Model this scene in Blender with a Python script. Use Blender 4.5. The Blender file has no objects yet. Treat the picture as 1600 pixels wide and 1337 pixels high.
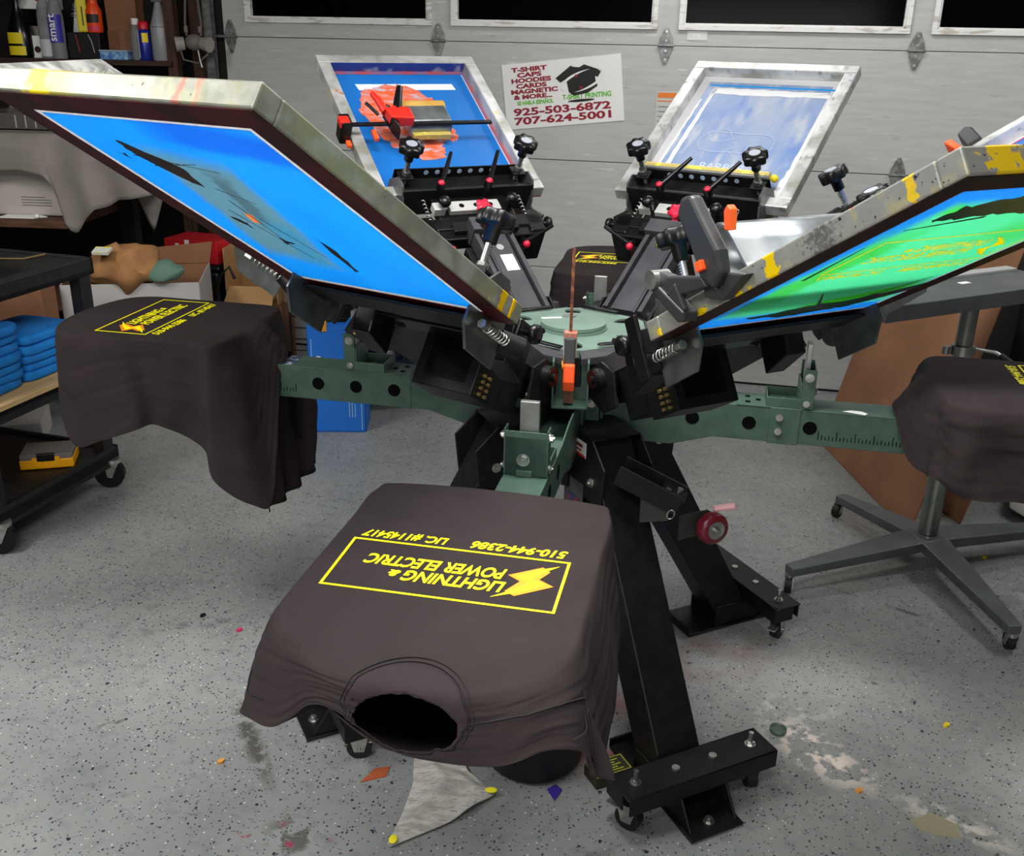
import bpy, bmesh, math, random
from mathutils import Matrix, Vector, noise
random.seed(7)
PI = math.pi
R = math.radians
sc = bpy.context.scene
COL = sc.collection

# ------------------------------------------------------------------ camera
CAMP = (0.0, -2.38088, 1.623255)
CR = Vector((0.99746583, 0.06864493, 0.01870288))
CU = Vector((-0.04245391, 0.36331237, 0.93069962))
CW = Vector((-0.05709282, 0.92913508, -0.36530592))
cd = bpy.data.cameras.new('camera'); cam = bpy.data.objects.new('camera', cd); COL.objects.link(cam)
cam.matrix_world = Matrix(((CR.x, CU.x, -CW.x, CAMP[0]), (CR.y, CU.y, -CW.y, CAMP[1]), (CR.z, CU.z, -CW.z, CAMP[2]), (0, 0, 0, 1)))
cd.sensor_fit = 'HORIZONTAL'; cd.sensor_width = 36.0; cd.lens = 1555.353 / 1600 * 36.0
cd.clip_start = 0.05; cd.clip_end = 60
sc.camera = cam
# ------------------------------------------------------------------ world, lights, exposure
w = bpy.data.worlds.new('night'); sc.world = w; w.use_nodes = True
w.node_tree.nodes['Background'].inputs[0].default_value = (0.004, 0.005, 0.008, 1)
w.node_tree.nodes['Background'].inputs[1].default_value = 1.0
def area(name, loc, sx, sy, power, col=(1, 0.985, 0.96), rot=(0, 0, 0)):
    l = bpy.data.lights.new(name, 'AREA'); l.shape = 'RECTANGLE'; l.size = sx; l.size_y = sy; l.energy = power; l.color = col
    o = bpy.data.objects.new(name, l); o.location = loc; o.rotation_euler = rot; COL.objects.link(o); return o
area('ceiling_tube_light', (0.0, -0.55, 2.60), 1.4, 0.5, 52)
area('ceiling_tube_light', (-0.7, -2.5, 2.60), 1.4, 0.5, 48)
area('ceiling_tube_light', (-2.4, -0.7, 2.60), 0.5, 1.4, 42)
area('ceiling_tube_light', (2.3, 1.0, 2.60), 0.4, 1.25, 16)
area('ceiling_tube_light', (0.6, 1.9, 2.60), 1.2, 0.2, 12)
area('rear_fill_light', (-0.2, -4.5, 1.55), 2.2, 1.0, 27, rot=(R(90), 0, 0))  # added fill behind the camera, brightens the undersides of the raised screens
sc.view_settings.view_transform = 'Standard'; sc.view_settings.look = 'None'
sc.view_settings.exposure = 0.55; sc.view_settings.gamma = 1; sc.view_settings.use_curve_mapping = False

# ------------------------------------------------------------------ materials
MATS = {}
def nn(nt, t, **k):
    n = nt.nodes.new(t)
    for a, b in k.items(): setattr(n, a, b)
    return n
def srgb(h):
    if isinstance(h, str):
        h = h.lstrip('#'); c = [int(h[i:i + 2], 16) / 255 for i in (0, 2, 4)]
    else: c = h
    return tuple((x / 12.92 if x <= .04045 else ((x + .055) / 1.055) ** 2.4) for x in c) + (1,)
def pm(name, col, rough=.5, metal=0, col2=None, scale=12, lo=.4, hi=.6, bump=0, bscale=60, spec=.5, stretch=None, coat=0, trans=0, alpha=1, blot=None, ior=1.45, sheen=0, trl=0, patch=None):
    """procedural material: base colour, optional second colour through noise, optional list of paint blotches"""
    if name in MATS: return MATS[name]
    m = bpy.data.materials.new(name); m.use_nodes = True; nt = m.node_tree; L = nt.links
    b = nt.nodes['Principled BSDF']
    b.inputs['Roughness'].default_value = rough; b.inputs['Metallic'].default_value = metal
    b.inputs['Specular IOR Level'].default_value = spec; b.inputs['Coat Weight'].default_value = coat
    b.inputs['Transmission Weight'].default_value = trans; b.inputs['Alpha'].default_value = alpha; b.inputs['IOR'].default_value = ior
    b.inputs['Sheen Weight'].default_value = sheen
    tc = nn(nt, 'ShaderNodeTexCoord'); mp = nn(nt, 'ShaderNodeMapping'); L.new(tc.outputs['Object'], mp.inputs[0])
    if stretch: mp.inputs['Scale'].default_value = stretch
    cur = None
    rgb = nn(nt, 'ShaderNodeRGB'); rgb.outputs[0].default_value = srgb(col); cur = rgb.outputs[0]
    def mask(sc_, lo_, hi_, off=0, detail=4):
        n = nn(nt, 'ShaderNodeTexNoise'); n.inputs['Scale'].default_value = sc_; n.inputs['Detail'].default_value = detail
        m2 = nn(nt, 'ShaderNodeVectorMath', operation='ADD'); m2.inputs[1].default_value = (off, off * .7, off * .3)
        L.new(mp.outputs[0], m2.inputs[0]); L.new(m2.outputs[0], n.inputs['Vector'])
        r = nn(nt, 'ShaderNodeMapRange'); r.inputs[1].default_value = lo_; r.inputs[2].default_value = hi_; L.new(n.outputs[0], r.inputs[0]); return r.outputs[0]
    def mix(fac, c):
        nonlocal cur
        x = nn(nt, 'ShaderNodeMix', data_type='RGBA'); L.new(fac, x.inputs[0]); L.new(cur, x.inputs[6]); x.inputs[7].default_value = srgb(c); cur = x.outputs[2]
    if col2: mix(mask(scale, lo, hi), col2)
    for k, (c, s_, l_, h_) in enumerate(blot or []): mix(mask(s_, l_, h_, 3.1 + 5.3 * k, 6), c)
    for (cx_, cy_, rx_, ry_, ang_, ns_, jit_, soft_, c_, k_) in (patch or []):   # ink soaked into the cloth, boxy region with a ragged edge
        nz = nn(nt, 'ShaderNodeTexNoise'); nz.inputs['Scale'].default_value = ns_; nz.inputs['Detail'].default_value = 6; L.new(tc.outputs['Object'], nz.inputs['Vector'])
        ad = nn(nt, 'ShaderNodeVectorMath', operation='MULTIPLY_ADD'); L.new(nz.outputs['Color'], ad.inputs[0]); ad.inputs[1].default_value = (jit_,) * 3; ad.inputs[2].default_value = (-jit_ / 2,) * 3
        a2 = nn(nt, 'ShaderNodeVectorMath', operation='ADD'); L.new(tc.outputs['Object'], a2.inputs[0]); L.new(ad.outputs[0], a2.inputs[1])
        mq = nn(nt, 'ShaderNodeMapping', vector_type='TEXTURE'); mq.inputs['Location'].default_value = (cx_, cy_, 0); mq.inputs['Rotation'].default_value = (0, 0, ang_); mq.inputs['Scale'].default_value = (rx_, ry_, 1); L.new(a2.outputs[0], mq.inputs[0])
        ab = nn(nt, 'ShaderNodeVectorMath', operation='ABSOLUTE'); L.new(mq.outputs[0], ab.inputs[0]); sx = nn(nt, 'ShaderNodeSeparateXYZ'); L.new(ab.outputs[0], sx.inputs[0])
        mxx = nn(nt, 'ShaderNodeMath', operation='MAXIMUM'); L.new(sx.outputs[0], mxx.inputs[0]); L.new(sx.outputs[1], mxx.inputs[1])
        rr_ = nn(nt, 'ShaderNodeMapRange'); rr_.inputs[1].default_value = 1; rr_.inputs[2].default_value = 1 - soft_; rr_.inputs[4].default_value = k_; L.new(mxx.outputs[0], rr_.inputs[0]); mix(rr_.outputs[0], c_)
    L.new(cur, b.inputs['Base Color'])
    if bump:
        n = nn(nt, 'ShaderNodeTexNoise'); n.inputs['Scale'].default_value = bscale; n.inputs['Detail'].default_value = 5; L.new(mp.outputs[0], n.inputs['Vector'])
        bp = nn(nt, 'ShaderNodeBump'); bp.inputs['Strength'].default_value = bump; bp.inputs['Distance'].default_value = .002
        L.new(n.outputs[0], bp.inputs['Height']); L.new(bp.outputs[0], b.inputs['Normal'])
    if trl:
        t = nn(nt, 'ShaderNodeBsdfTranslucent'); gm = nn(nt, 'ShaderNodeGamma'); gm.inputs[1].default_value = .5; L.new(cur, gm.inputs[0]); L.new(gm.outputs[0], t.inputs[0]); mx = nn(nt, 'ShaderNodeMixShader'); mx.inputs[0].default_value = trl
        out = [n for n in nt.nodes if n.type == 'OUTPUT_MATERIAL'][0]; L.new(b.outputs[0], mx.inputs[1]); L.new(t.outputs[0], mx.inputs[2]); L.new(mx.outputs[0], out.inputs[0])
    m.diffuse_color = srgb(col); MATS[name] = m; return m

BLK = pm('black_powder_coat', '#0b0b0c', .45, 0, '#121214', 30, spec=.35, bump=.1, bscale=300)
BLKG = pm('black_gloss_plastic', '#0b0b0c', .32, 0, spec=.4)
RUB = pm('black_rubber', '#0c0c0c', .6)
DGR = pm('dark_grey_steel', '#3c3c40', .5, .1, '#333337', 18, bump=.05)
GRN = pm('green_hammered_enamel', '#455c51', .45, .1, '#3d544a', 25, bump=.15, bscale=220, spec=.5)
GRNL = pm('green_head_enamel', '#647a6e', .48, .05, '#5b7065', 10, bump=.08, bscale=200)
STEEL = pm('bright_zinc_steel', '#c3c3c0', .28, .9, '#9a9a97', 20, bump=.1)
ALU = pm('brushed_aluminium', '#b9bab8', .36, .85, '#a3a4a3', 14, bump=.15, bscale=90)
REDP = pm('red_plastic', '#c41c38', .35)
BRASS = pm('brass_screw', '#b9a060', .35, .8)
ORG = pm('orange_plastic', '#f0541e', .4)
DRED = pm('clamp_red_plastic', '#c92417', .4)
HOLE = pm('recess_shade_and_mark_black', '#050505', .9, spec=.1)  # near-black colour stands in for shade in recesses; also colours scale marks
WHT = pm('white_paper', '#e9e9e6', .7)
SHIRT = pm('brown_black_jersey', '#302829', .92, 0, '#292223', 9, .3, .7, bump=.35, bscale=700, spec=.2, sheen=0)
RIBM = pm('brown_rib_knit', '#352c2f', .9, bump=.8, bscale=400, spec=.2, stretch=(1, 6, 1))
YEL = pm('yellow_plastisol', '#fbf000', .5)
ORI = pm('orange_plastisol', '#f08c14', .5)

# ------------------------------------------------------------------ mesh helpers
class MB:
    def __init__(s): s.v = []; s.f = []; s.sm = []; s.cuts = []
    def cut(s): s.cuts.append((len(s.v), len(s.f))); return s
    def build_each(s, name, mat, parent, bev=0):
        ends = s.cuts[1:] + [(len(s.v), len(s.f))]; out = []
        for (v0, f0), (v1, f1) in zip(s.cuts, ends):
            m = MB(); m.v = s.v[v0:v1]; m.f = [[i - v0 for i in f] for f in s.f[f0:f1]]; m.sm = s.sm[f0:f1]
            if m.v: out.append(m.build(name, mat, parent, bev=bev))
        return out
    def add(s, vs, fs, M=None, smooth=False):
        o = len(s.v)
        for p in vs:
            p = Vector(p); s.v.append(M @ p if M else p)
        for f in fs: s.f.append([i + o for i in f]); s.sm.append(smooth)
        return s
    def box(s, c, d, M=None, rot=None):
        x, y, z = [a / 2 for a in d]
        vs = [Vector((i * x, j * y, k * z)) for i in (-1, 1) for j in (-1, 1) for k in (-1, 1)]
        if rot is not None: vs = [rot @ v for v in vs]
        vs = [v + Vector(c) for v in vs]
        return s.add(vs, [(0, 1, 3, 2), (4, 6, 7, 5), (0, 4, 5, 1), (2, 3, 7, 6), (0, 2, 6, 4), (1, 5, 7, 3)], M)
    def bb(s, a, b, M=None):
        return s.box([(a[i] + b[i]) / 2 for i in range(3)], [abs(b[i] - a[i]) for i in range(3)], M)
    def cyl(s, p0, p1, r, seg=16, r2=None, M=None, cap=True, smooth=True):
        p0, p1 = Vector(p0), Vector(p1); r2 = r if r2 is None else r2
        ax = (p1 - p0).normalized(); u = ax.orthogonal().normalized(); v = ax.cross(u)
        vs = []
        for P, q in ((p0, r), (p1, r2)):
            for k in range(seg):
                a = 2 * PI * k / seg; vs.append(P + u * (q * math.cos(a)) + v * (q * math.sin(a)))
        fs = [(k, (k + 1) % seg, seg + (k + 1) % seg, seg + k) for k in range(seg)]
        s.add(vs, fs, M, smooth)
        if cap: s.add(vs, [tuple(range(seg))[::-1], tuple(range(seg, 2 * seg))], M)
        return s
    def lathe(s, p0, ax, prof, seg=20, M=None, wob=None):
        """prof: list of (radius, height along ax)"""
        p0 = Vector(p0); ax = Vector(ax).normalized(); u = ax.orthogonal().normalized(); v = ax.cross(u); vs = []; rm = max(p[0] for p in prof)
        for (r, h) in prof:
            for k in range(seg):
                a = 2 * PI * k / seg; q = r * (wob(a) if wob and r > .6 * rm else 1)
                vs.append(p0 + ax * h + u * (q * math.cos(a)) + v * (q * math.sin(a)))
        n = len(prof)
        fs = [(i * seg + k, i * seg + (k + 1) % seg, (i + 1) * seg + (k + 1) % seg, (i + 1) * seg + k) for i in range(n - 1) for k in range(seg)]
        s.add(vs, fs, M, True)
        s.add(vs, [tuple(range(seg))[::-1], tuple(range((n - 1) * seg, n * seg))], M)
        return s
    def sphere(s, c, r, M=None, seg=16, sc_=(1, 1, 1)):
        vs = []; fs = []; n = seg // 2
        for i in range(n + 1):
            t = PI * i / n
            for k in range(seg):
                a = 2 * PI * k / seg
                vs.append((c[0] + r * sc_[0] * math.sin(t) * math.cos(a), c[1] + r * sc_[1] * math.sin(t) * math.sin(a), c[2] + r * sc_[2] * math.cos(t)))
        for i in range(n):
            for k in range(seg): fs.append((i * seg + k, (i + 1) * seg + k, (i + 1) * seg + (k + 1) % seg, i * seg + (k + 1) % seg))
        return s.add(vs, fs, M, True)
    def prism(s, poly, o, u, v, w, M=None):
        """poly in (u,v), extruded by vector w"""
        o, u, v, w = Vector(o), Vector(u), Vector(v), Vector(w); n = len(poly)
        vs = [o + u * a + v * b for a, b in poly]; vs += [p + w for p in vs]
        fs = [tuple(range(n))[::-1], tuple(range(n, 2 * n))] + [(k, (k + 1) % n, n + (k + 1) % n, n + k) for k in range(n)]
        return s.add(vs, fs, M)
    def tube(s, pts, r, seg=10, M=None, radii=None, closed=False):
        pts = [Vector(p) for p in pts]; n = len(pts); vs = []; u = None
        for i, p in enumerate(pts):
            if closed: t = pts[(i + 1) % n] - pts[i - 1]
            else: t = pts[min(i + 1, n - 1)] - pts[max(i - 1, 0)]
            t.normalize()
            u = t.orthogonal().normalized() if u is None else (u - t * u.dot(t)).normalized()
            v = t.cross(u); q = radii[i] if radii else r
            for k in range(seg):
                a = 2 * PI * k / seg; vs.append(p + u * (q * math.cos(a)) + v * (q * math.sin(a)))
        m = n if closed else n - 1
        fs = [(i * seg + k, i * seg + (k + 1) % seg, ((i + 1) % n) * seg + (k + 1) % seg, ((i + 1) % n) * seg + k) for i in range(m) for k in range(seg)]
        s.add(vs, fs, M, True)
        if not closed: s.add(vs, [tuple(range(seg))[::-1], tuple(range((n - 1) * seg, n * seg))], M)
        return s
    def grid(s, P, M=None, closed_u=False, smooth=True):
        """P[i][j] grid of points"""
        n, m = len(P), len(P[0]); vs = [q for row in P for q in row]; fs = []
        for i in range(n if closed_u else n - 1):
            for j in range(m - 1): fs.append((i * m + j, ((i + 1) % n) * m + j, ((i + 1) % n) * m + j + 1, i * m + j + 1))
        return s.add(vs, fs, M, smooth)
    def build(s, name, mat, parent=None, bev=0, M=None, solid=0, sub=0, label=None, weld=False):
        me = bpy.data.meshes.new(name); me.from_pydata([tuple(v) for v in s.v], [], s.f)
        for i, p in enumerate(me.polygons): p.use_smooth = s.sm[i]
        bm = bmesh.new(); bm.from_mesh(me)
        if weld: bmesh.ops.remove_doubles(bm, verts=bm.verts, dist=.00005)
        bmesh.ops.recalc_face_normals(bm, faces=bm.faces); bm.to_mesh(me); bm.free()
        me.update()
        o = bpy.data.objects.new(name, me); COL.objects.link(o)
        if mat: me.materials.append(mat)
        if M is not None: o.matrix_world = M
        if parent: o.parent = parent
        if bev:
            b = o.modifiers.new('bevel', 'BEVEL'); b.width = bev; b.segments = 2; b.limit_method = 'ANGLE'; b.angle_limit = R(40)
        if solid:
            b = o.modifiers.new('solid', 'SOLIDIFY'); b.thickness = solid; b.offset = -1
        if sub:
            b = o.modifiers.new('sub', 'SUBSURF'); b.levels = sub; b.render_levels = sub
        if label: o['label'] = label
        return o
def tag(o, label, cat, group=None):
    o['label'] = label; o['category'] = cat
    if group: o['group'] = group
    return o
def thing(name, label, cat, M=None, group=None):
    o = bpy.data.objects.new(name, None); COL.objects.link(o); o.empty_display_size = .05
    if M is not None: o.matrix_world = M
    return tag(o, label, cat, group)
def struct(o): o['kind'] = 'structure'; return o
def kids(o): return [c for c in COL.objects if c.parent == o]
def dup(o, parent=None, M=None):
    c = o.copy(); COL.objects.link(c); c.parent = parent
    if M is not None: c.matrix_world = M
    for k in kids(o):
        if k is not c: dup(k, c)
    return c
def frame_m(o, x, y, z):
    return Matrix(((x[0], y[0], z[0], o[0]), (x[1], y[1], z[1], o[1]), (x[2], y[2], z[2], o[2]), (0, 0, 0, 1)))
def polm(az, r=0, l=0, z=0):
    c, s = math.cos(az), math.sin(az)
    return frame_m((r * c - l * s, r * s + l * c, z), (c, s, 0), (-s, c, 0), (0, 0, 1))
def text(name, body, size, M, mat, parent, ext=.0004, bold=.0, shear=0, sx=1, align='LEFT', space=1.0, ay='BOTTOM_BASELINE'):
    cu = bpy.data.curves.new(name, 'FONT'); cu.body = body; cu.size = size; cu.extrude = ext; cu.offset = bold; cu.shear = shear
    cu.align_x = align; cu.space_character = space; cu.align_y = ay; cu.resolution_u = 3
    t = bpy.data.objects.new('tmp', cu); COL.objects.link(t); dg = bpy.context.evaluated_depsgraph_get()
    me = bpy.data.meshes.new_from_object(t.evaluated_get(dg)); bpy.data.objects.remove(t)
    me.materials.clear(); me.materials.append(mat); me.name = name
    me.transform(M @ Matrix.Diagonal((sx, 1, 1, 1)))
    o = bpy.data.objects.new(name, me); COL.objects.link(o)
    if parent: o.parent = parent
    return o
def text_me(body, size, M, **k):
    o = text('t', body, size, M, YEL, None, **k); me = o.data; bpy.data.objects.remove(o); return me
def join_meshes(name, mes, mat, parent):
    bm = bmesh.new()
    for me in mes: bm.from_mesh(me)
    out = bpy.data.meshes.new(name); bm.to_mesh(out); bm.free(); out.materials.append(mat)
    o = bpy.data.objects.new(name, out); COL.objects.link(o)
    if parent: o.parent = parent
    return o
def mb_mesh(mb):
    me = bpy.data.meshes.new('m'); me.from_pydata([tuple(v) for v in mb.v], [], mb.f); return me
def hexnut(mb, p, ax, r=.009, h=.006, M=None):
    mb.cut(); p = Vector(p); ax = Vector(ax).normalized(); mb.cyl(p, p + ax * .0015, r * 1.35, 16, M=M); mb.cyl(p + ax * .0015, p + ax * h, r, 6, M=M, smooth=False)
    mb.cyl(p + ax * h, p + ax * (h + .003), r * .5, 10, M=M)
def cr(P, t):
    """closed catmull-rom"""
    n = len(P); i = int(math.floor(t)) % n; f = t - math.floor(t)
    a, b, c, d = P[(i - 1) % n], P[i], P[(i + 1) % n], P[(i + 2) % n]
    return tuple(.5 * ((2 * b[k]) + (c[k] - a[k]) * f + (2 * a[k] - 5 * b[k] + 4 * c[k] - d[k]) * f * f + (3 * b[k] - a[k] - 3 * c[k] + d[k]) * f ** 3) for k in range(len(b)))

# ================================================================== ROOM
DX, DY, DA = -.7071, 2.7427, -.1559
DM = frame_m((DX, DY, 0), (math.cos(DA), math.sin(DA), 0), (-math.sin(DA), math.cos(DA), 0), (0, 0, 1))

def floor_mat():
    m = bpy.data.materials.new('speckled_epoxy_floor'); m.use_nodes = True; nt = m.node_tree; L = nt.links; b = nt.nodes['Principled BSDF']
    tc = nn(nt, 'ShaderNodeTexCoord'); V = tc.outputs['Object']
    def noise_(s, d=4, off=(0, 0, 0), st=(1, 1, 1)):
        mp = nn(nt, 'ShaderNodeMapping'); mp.inputs['Location'].default_value = off; mp.inputs['Scale'].default_value = st; L.new(V, mp.inputs[0])
        n = nn(nt, 'ShaderNodeTexNoise'); n.inputs['Scale'].default_value = s; n.inputs['Detail'].default_value = d; L.new(mp.outputs[0], n.inputs['Vector']); return n.outputs[0]
    def rng(x, a, b_, c=0, d=1):
        r = nn(nt, 'ShaderNodeMapRange'); r.inputs[1].default_value = a; r.inputs[2].default_value = b_; r.inputs[3].default_value = c; r.inputs[4].default_value = d; L.new(x, r.inputs[0]); return r.outputs[0]
    def mul(a, b_):
        x = nn(nt, 'ShaderNodeMath', operation='MULTIPLY'); L.new(a, x.inputs[0])
        if isinstance(b_, (int, float)): x.inputs[1].default_value = b_
        else: L.new(b_, x.inputs[1])
        return x.outputs[0]
    state = {}
    def mix(f, c):
        x = nn(nt, 'ShaderNodeMix', data_type='RGBA'); L.new(f, x.inputs[0]); L.new(state['c'], x.inputs[6]); x.inputs[7].default_value = srgb(c); state['c'] = x.outputs[2]
    x = nn(nt, 'ShaderNodeMix', data_type='RGBA'); L.new(rng(noise_(2.2, 6), .3, .7), x.inputs[0]); x.inputs[6].default_value = srgb('#747675'); x.inputs[7].default_value = srgb('#8a8c8a'); state['c'] = x.outputs[2]
    mix(rng(noise_(24, 8), .52, .75, 0, .35), '#4d5153')
    def flakes(scale, thr, c, size, off):
        mp = nn(nt, 'ShaderNodeMapping'); mp.inputs['Location'].default_value = (off, off, 0); L.new(V, mp.inputs[0])
        # distort so that the chips are irregular
        nz = nn(nt, 'ShaderNodeTexNoise'); nz.inputs['Scale'].default_value = scale * 1.7; L.new(mp.outputs[0], nz.inputs['Vector'])
        ad = nn(nt, 'ShaderNodeVectorMath', operation='MULTIPLY_ADD'); L.new(nz.outputs['Color'], ad.inputs[0]); ad.inputs[1].default_value = (.7 / scale,) * 3; L.new(mp.outputs[0], ad.inputs[2])
        vo = nn(nt, 'ShaderNodeTexVoronoi'); vo.inputs['Scale'].default_value = scale; L.new(ad.outputs[0], vo.inputs['Vector'])
        sp = nn(nt, 'ShaderNodeSeparateColor'); L.new(vo.outputs['Color'], sp.inputs[0])
        f = mul(rng(sp.outputs[0], thr, thr + .005), rng(vo.outputs['Distance'], size, size - .06))
        mix(f, c)
    flakes(150, .80, '#3b3e40', .34, 0); flakes(105, .86, '#26292c', .34, 3.3); flakes(170, .965, '#d6d8d8', .30, 7.7); flakes(120, .97, '#2a4666', .34, 11.1); flakes(62, .965, '#1d1f22', .30, 19.)
    def spot(cx, cy, rx, ry, ang, ns, lo, hi, c, k=1.0, d=6):
        mp = nn(nt, 'ShaderNodeMapping', vector_type='TEXTURE'); mp.inputs['Location'].default_value = (cx, cy, 0); mp.inputs['Rotation'].default_value = (0, 0, ang); mp.inputs['Scale'].default_value = (rx, ry, 1)
        L.new(V, mp.inputs[0]); ln = nn(nt, 'ShaderNodeVectorMath', operation='LENGTH'); L.new(mp.outputs[0], ln.inputs[0])
        f = mul(rng(ln.outputs['Value'], 1, .35), rng(noise_(ns, d, (cx * 3, cy * 5, 0)), lo, hi)); mix(mul(f, k), c)
    spot(.13, -.33, .22, .28, .3, 9, .42, .62, '#8a3f4a', .75); spot(.42, .05, .25, .16, .4, 8, .45, .65, '#6b4648', .6)
    spot(.64, -.34, .20, .09, -.9, 22, .5, .56, '#d9cbbf', .9); spot(.60, -.18, .18, .08, .3, 16, .52, .6, '#b7b4af', .7)
    spot(-.75, -.42, .23, .030, -1.03, 30, .40, .50, '#4a4844', .95); spot(-.56, -.73, .09, .07, -.8, 24, .45, .55, '#4a4844', .85); spot(-1.12, -.40, .05, .012, .6, 20, .4, .5, '#3c3b39', .9)
    spot(-.6, -.78, .2, .12, 0, 26, .60, .64, '#8e2f4a', .9); spot(.9, -.56, .16, .05, -.6, 22, .46, .55, '#cfc7bd', .7)
    spot(1.5, .5, .3, .12, .2, 10, .45, .7, '#c3c6c6', .5); spot(.1, -.75, .12, .1, 0, 20, .5, .7, '#2c2f31', .6)
    spot(-1.1, .05, .35, .03, .35, 14, .5, .6, '#55585a', .6); spot(1.05, .35, .3, .012, -.55, 12, .48, .55, '#3c3e40', .8)
    L.new(state['c'], b.inputs['Base Color'])
    L.new(rng(noise_(6, 5), .3, .7, .30, .5), b.inputs['Roughness'])
    bp = nn(nt, 'ShaderNodeBump'); bp.inputs['Strength'].default_value = .25; bp.inputs['Distance'].default_value = .003; L.new(noise_(40, 6), bp.inputs['Height']); L.new(bp.outputs[0], b.inputs['Normal'])
    return m
struct(MB().bb((-4.6, -4.6, -.1), (5.2, 4.6, 0)).build('floor', floor_mat()))
WALLM = pm('dim_drywall', '#9c9a95', .85, col2='#8f8d88', scale=3)
DARKW = pm('bare_dark_framing', '#17130f', .9, col2='#0e0c0a', scale=6)
struct(MB().bb((-4.6, -4.6, 2.65), (5.2, 4.6, 2.75)).build('ceiling', WALLM))
struct(MB().bb((-4.6, -4.7, 0), (5.2, -4.6, 2.65)).build('wall_rear', WALLM))
struct(MB().bb((5.2, -4.6, 0), (5.3, 4.6, 2.65)).build('wall_right', WALLM))
struct(MB().bb((-4.7, -4.6, 0), (-4.6, 4.6, 2.65)).build('wall_left', DARKW))
mb = MB(); mb.bb((-4.4, .02, 0), (-1.27, .14, 2.65)); mb.bb((3.75, -.02, 0), (6.2, .1, 2.65)); mb.bb((-1.27, .02, 2.13), (3.75, .14, 2.65))
struct(mb.build('wall_front', DARKW, M=DM))
# garage door -------------------------------------------------------
DOORM = pm('grey_painted_door', '#b4b5b3', .55, 0, '#adaeac', 5, bump=.12, bscale=18, stretch=(1, 1, 9), blot=[('#8f918f', 9, .68, .8), ('#c6c7c5', 6, .66, .72)])
JOIN = pm('door_joint_dark_grey', '#4a4b4a', .8)  # dark grey of the backing sheet seen between the door sections
door = bpy.data.objects.new('door_1', None); COL.objects.link(door); door.matrix_world = DM; door['kind'] = 'structure'
for i, (a, b) in enumerate(((0.012, .531), (.5345, 1.065), (1.0685, 1.598))):
    MB().bb((-1.13, 0, a), (3.75, .04, b)).build('door_section', DOORM, door, bev=.002)
WX = [(-.984, -.055), (.085, 1.025), (1.165, 2.124), (2.256, 3.2)]
zs0, zs1, wz0, wz1 = 1.6015, 2.13, 1.690, 2.04
mb = MB(); mb.bb((-1.13, 0, zs0), (3.75, .04, wz0)); mb.bb((-1.13, 0, wz1), (3.75, .04, zs1))
xs = [-1.13] + [q for p in WX for q in p] + [3.75]
for i in range(0, len(xs), 2): mb.bb((xs[i], 0, wz0), (xs[i + 1], .04, wz1))
mb.build('door_section', DOORM, door)
MB().bb((-1.13, .032, 0.0), (3.75, .036, 1.61)).build('door_backing', JOIN, door)
MB().bb((-1.13, .004, 0), (3.75, .03, .014)).build('bottom_seal', RUB, door)
TRIMW = pm('white_window_moulding', '#dcdcda', .5, col2='#b9b4ab', scale=14, lo=.55, hi=.62, stretch=(.6, 1, 3))
GLS = pm('dark_window_glass', '#030304', .12, 0, spec=.06)
for i, (a, b) in enumerate(WX):
    mb = MB(); t = .022
    mb.bb((a - t, -.012, wz0 - t), (b + t, .0, wz0)); mb.bb((a - t, -.012, wz1), (b + t, 0, wz1 + t)); mb.bb((a - t, -.012, wz0), (a, 0, wz1)); mb.bb((b, -.012, wz0), (b + t, 0, wz1))
    g = .008
    mb.bb((a, -.006, wz0), (b, .03, wz0 + g)); mb.bb((a, -.006, wz0), (a + g, .03, wz1)); mb.bb((b - g, -.006, wz0), (b, .03, wz1))
    f = mb.build('window_%d' % (i + 1), TRIMW, None, M=DM, bev=.0015); f['kind'] = 'structure'
    MB().bb((a, .024, wz0), (b, .028, wz1)).build('pane', GLS, f)
GALV = pm('galvanised_hinge_steel', '#8f9190', .42, .6, '#6f7170', 40, bump=.3)
def hinge(x, z):
    mb = MB()
    mb.prism([(-.033, .004), (.033, .004), (.030, .028), (.008, .078), (-.008, .078), (-.030, .028)], (x, -.004, z), (1, 0, 0), (0, 0, 1), (0, -.004, 0))
    mb.prism([(-.031, -.006), (-.026, -.028), (-.007, -.078), (.007, -.078), (.026, -.028), (.031, -.006)], (x, -.004, z), (1, 0, 0), (0, 0, 1), (0, -.004, 0))
    mb.cyl((x - .036, -.010, z), (x + .036, -.010, z), .0065, 10)
    o = mb.build('hinge', GALV, door, bev=.001)
    s = MB()
    for q in (.022, .06, -.022, -.06): s.cut().cyl((x, -.008, z + q), (x, -.0125, z + q), .006, 8)
    s.build_each('screw', STEEL, o)
for k in range(5):
    for z in (1.6, 1.067, .533): hinge((k - 1) * 1.092, z)
MB().bb((-1.13, 0.0, 1.69), (-1.129, .01, 1.7)).build('door_edge_strip', DOORM, door)
tr = MB(); tr.bb((-1.215, -.05, 0), (-1.165, -.045, 2.2)); tr.bb((-1.215, -.05, 0), (-1.211, .0, 2.2)); tr.bb((-1.169, -.05, 0), (-1.165, -.02, 2.2)); tr.cyl((-1.2, -.02, 1.6), (-1.12, -.012, 1.6), .007, 8)
struct(tr.build('trim_1', GALV, M=DM))
WOODD = pm('old_brown_stud', '#4a2c1e', .7, col2='#2a180f', scale=8, stretch=(5, 5, .6))
struct(MB().bb((-1.30, -.03, 0), (-1.225, .02, 2.6)).build('trim_2', WOODD, M=DM))
struct(MB().bb((-1.30, .045, 0), (-1.10, .16, 2.6)).build('trim_3', pm('dark_jamb', '#2b2520', .8), M=DM))
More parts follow.
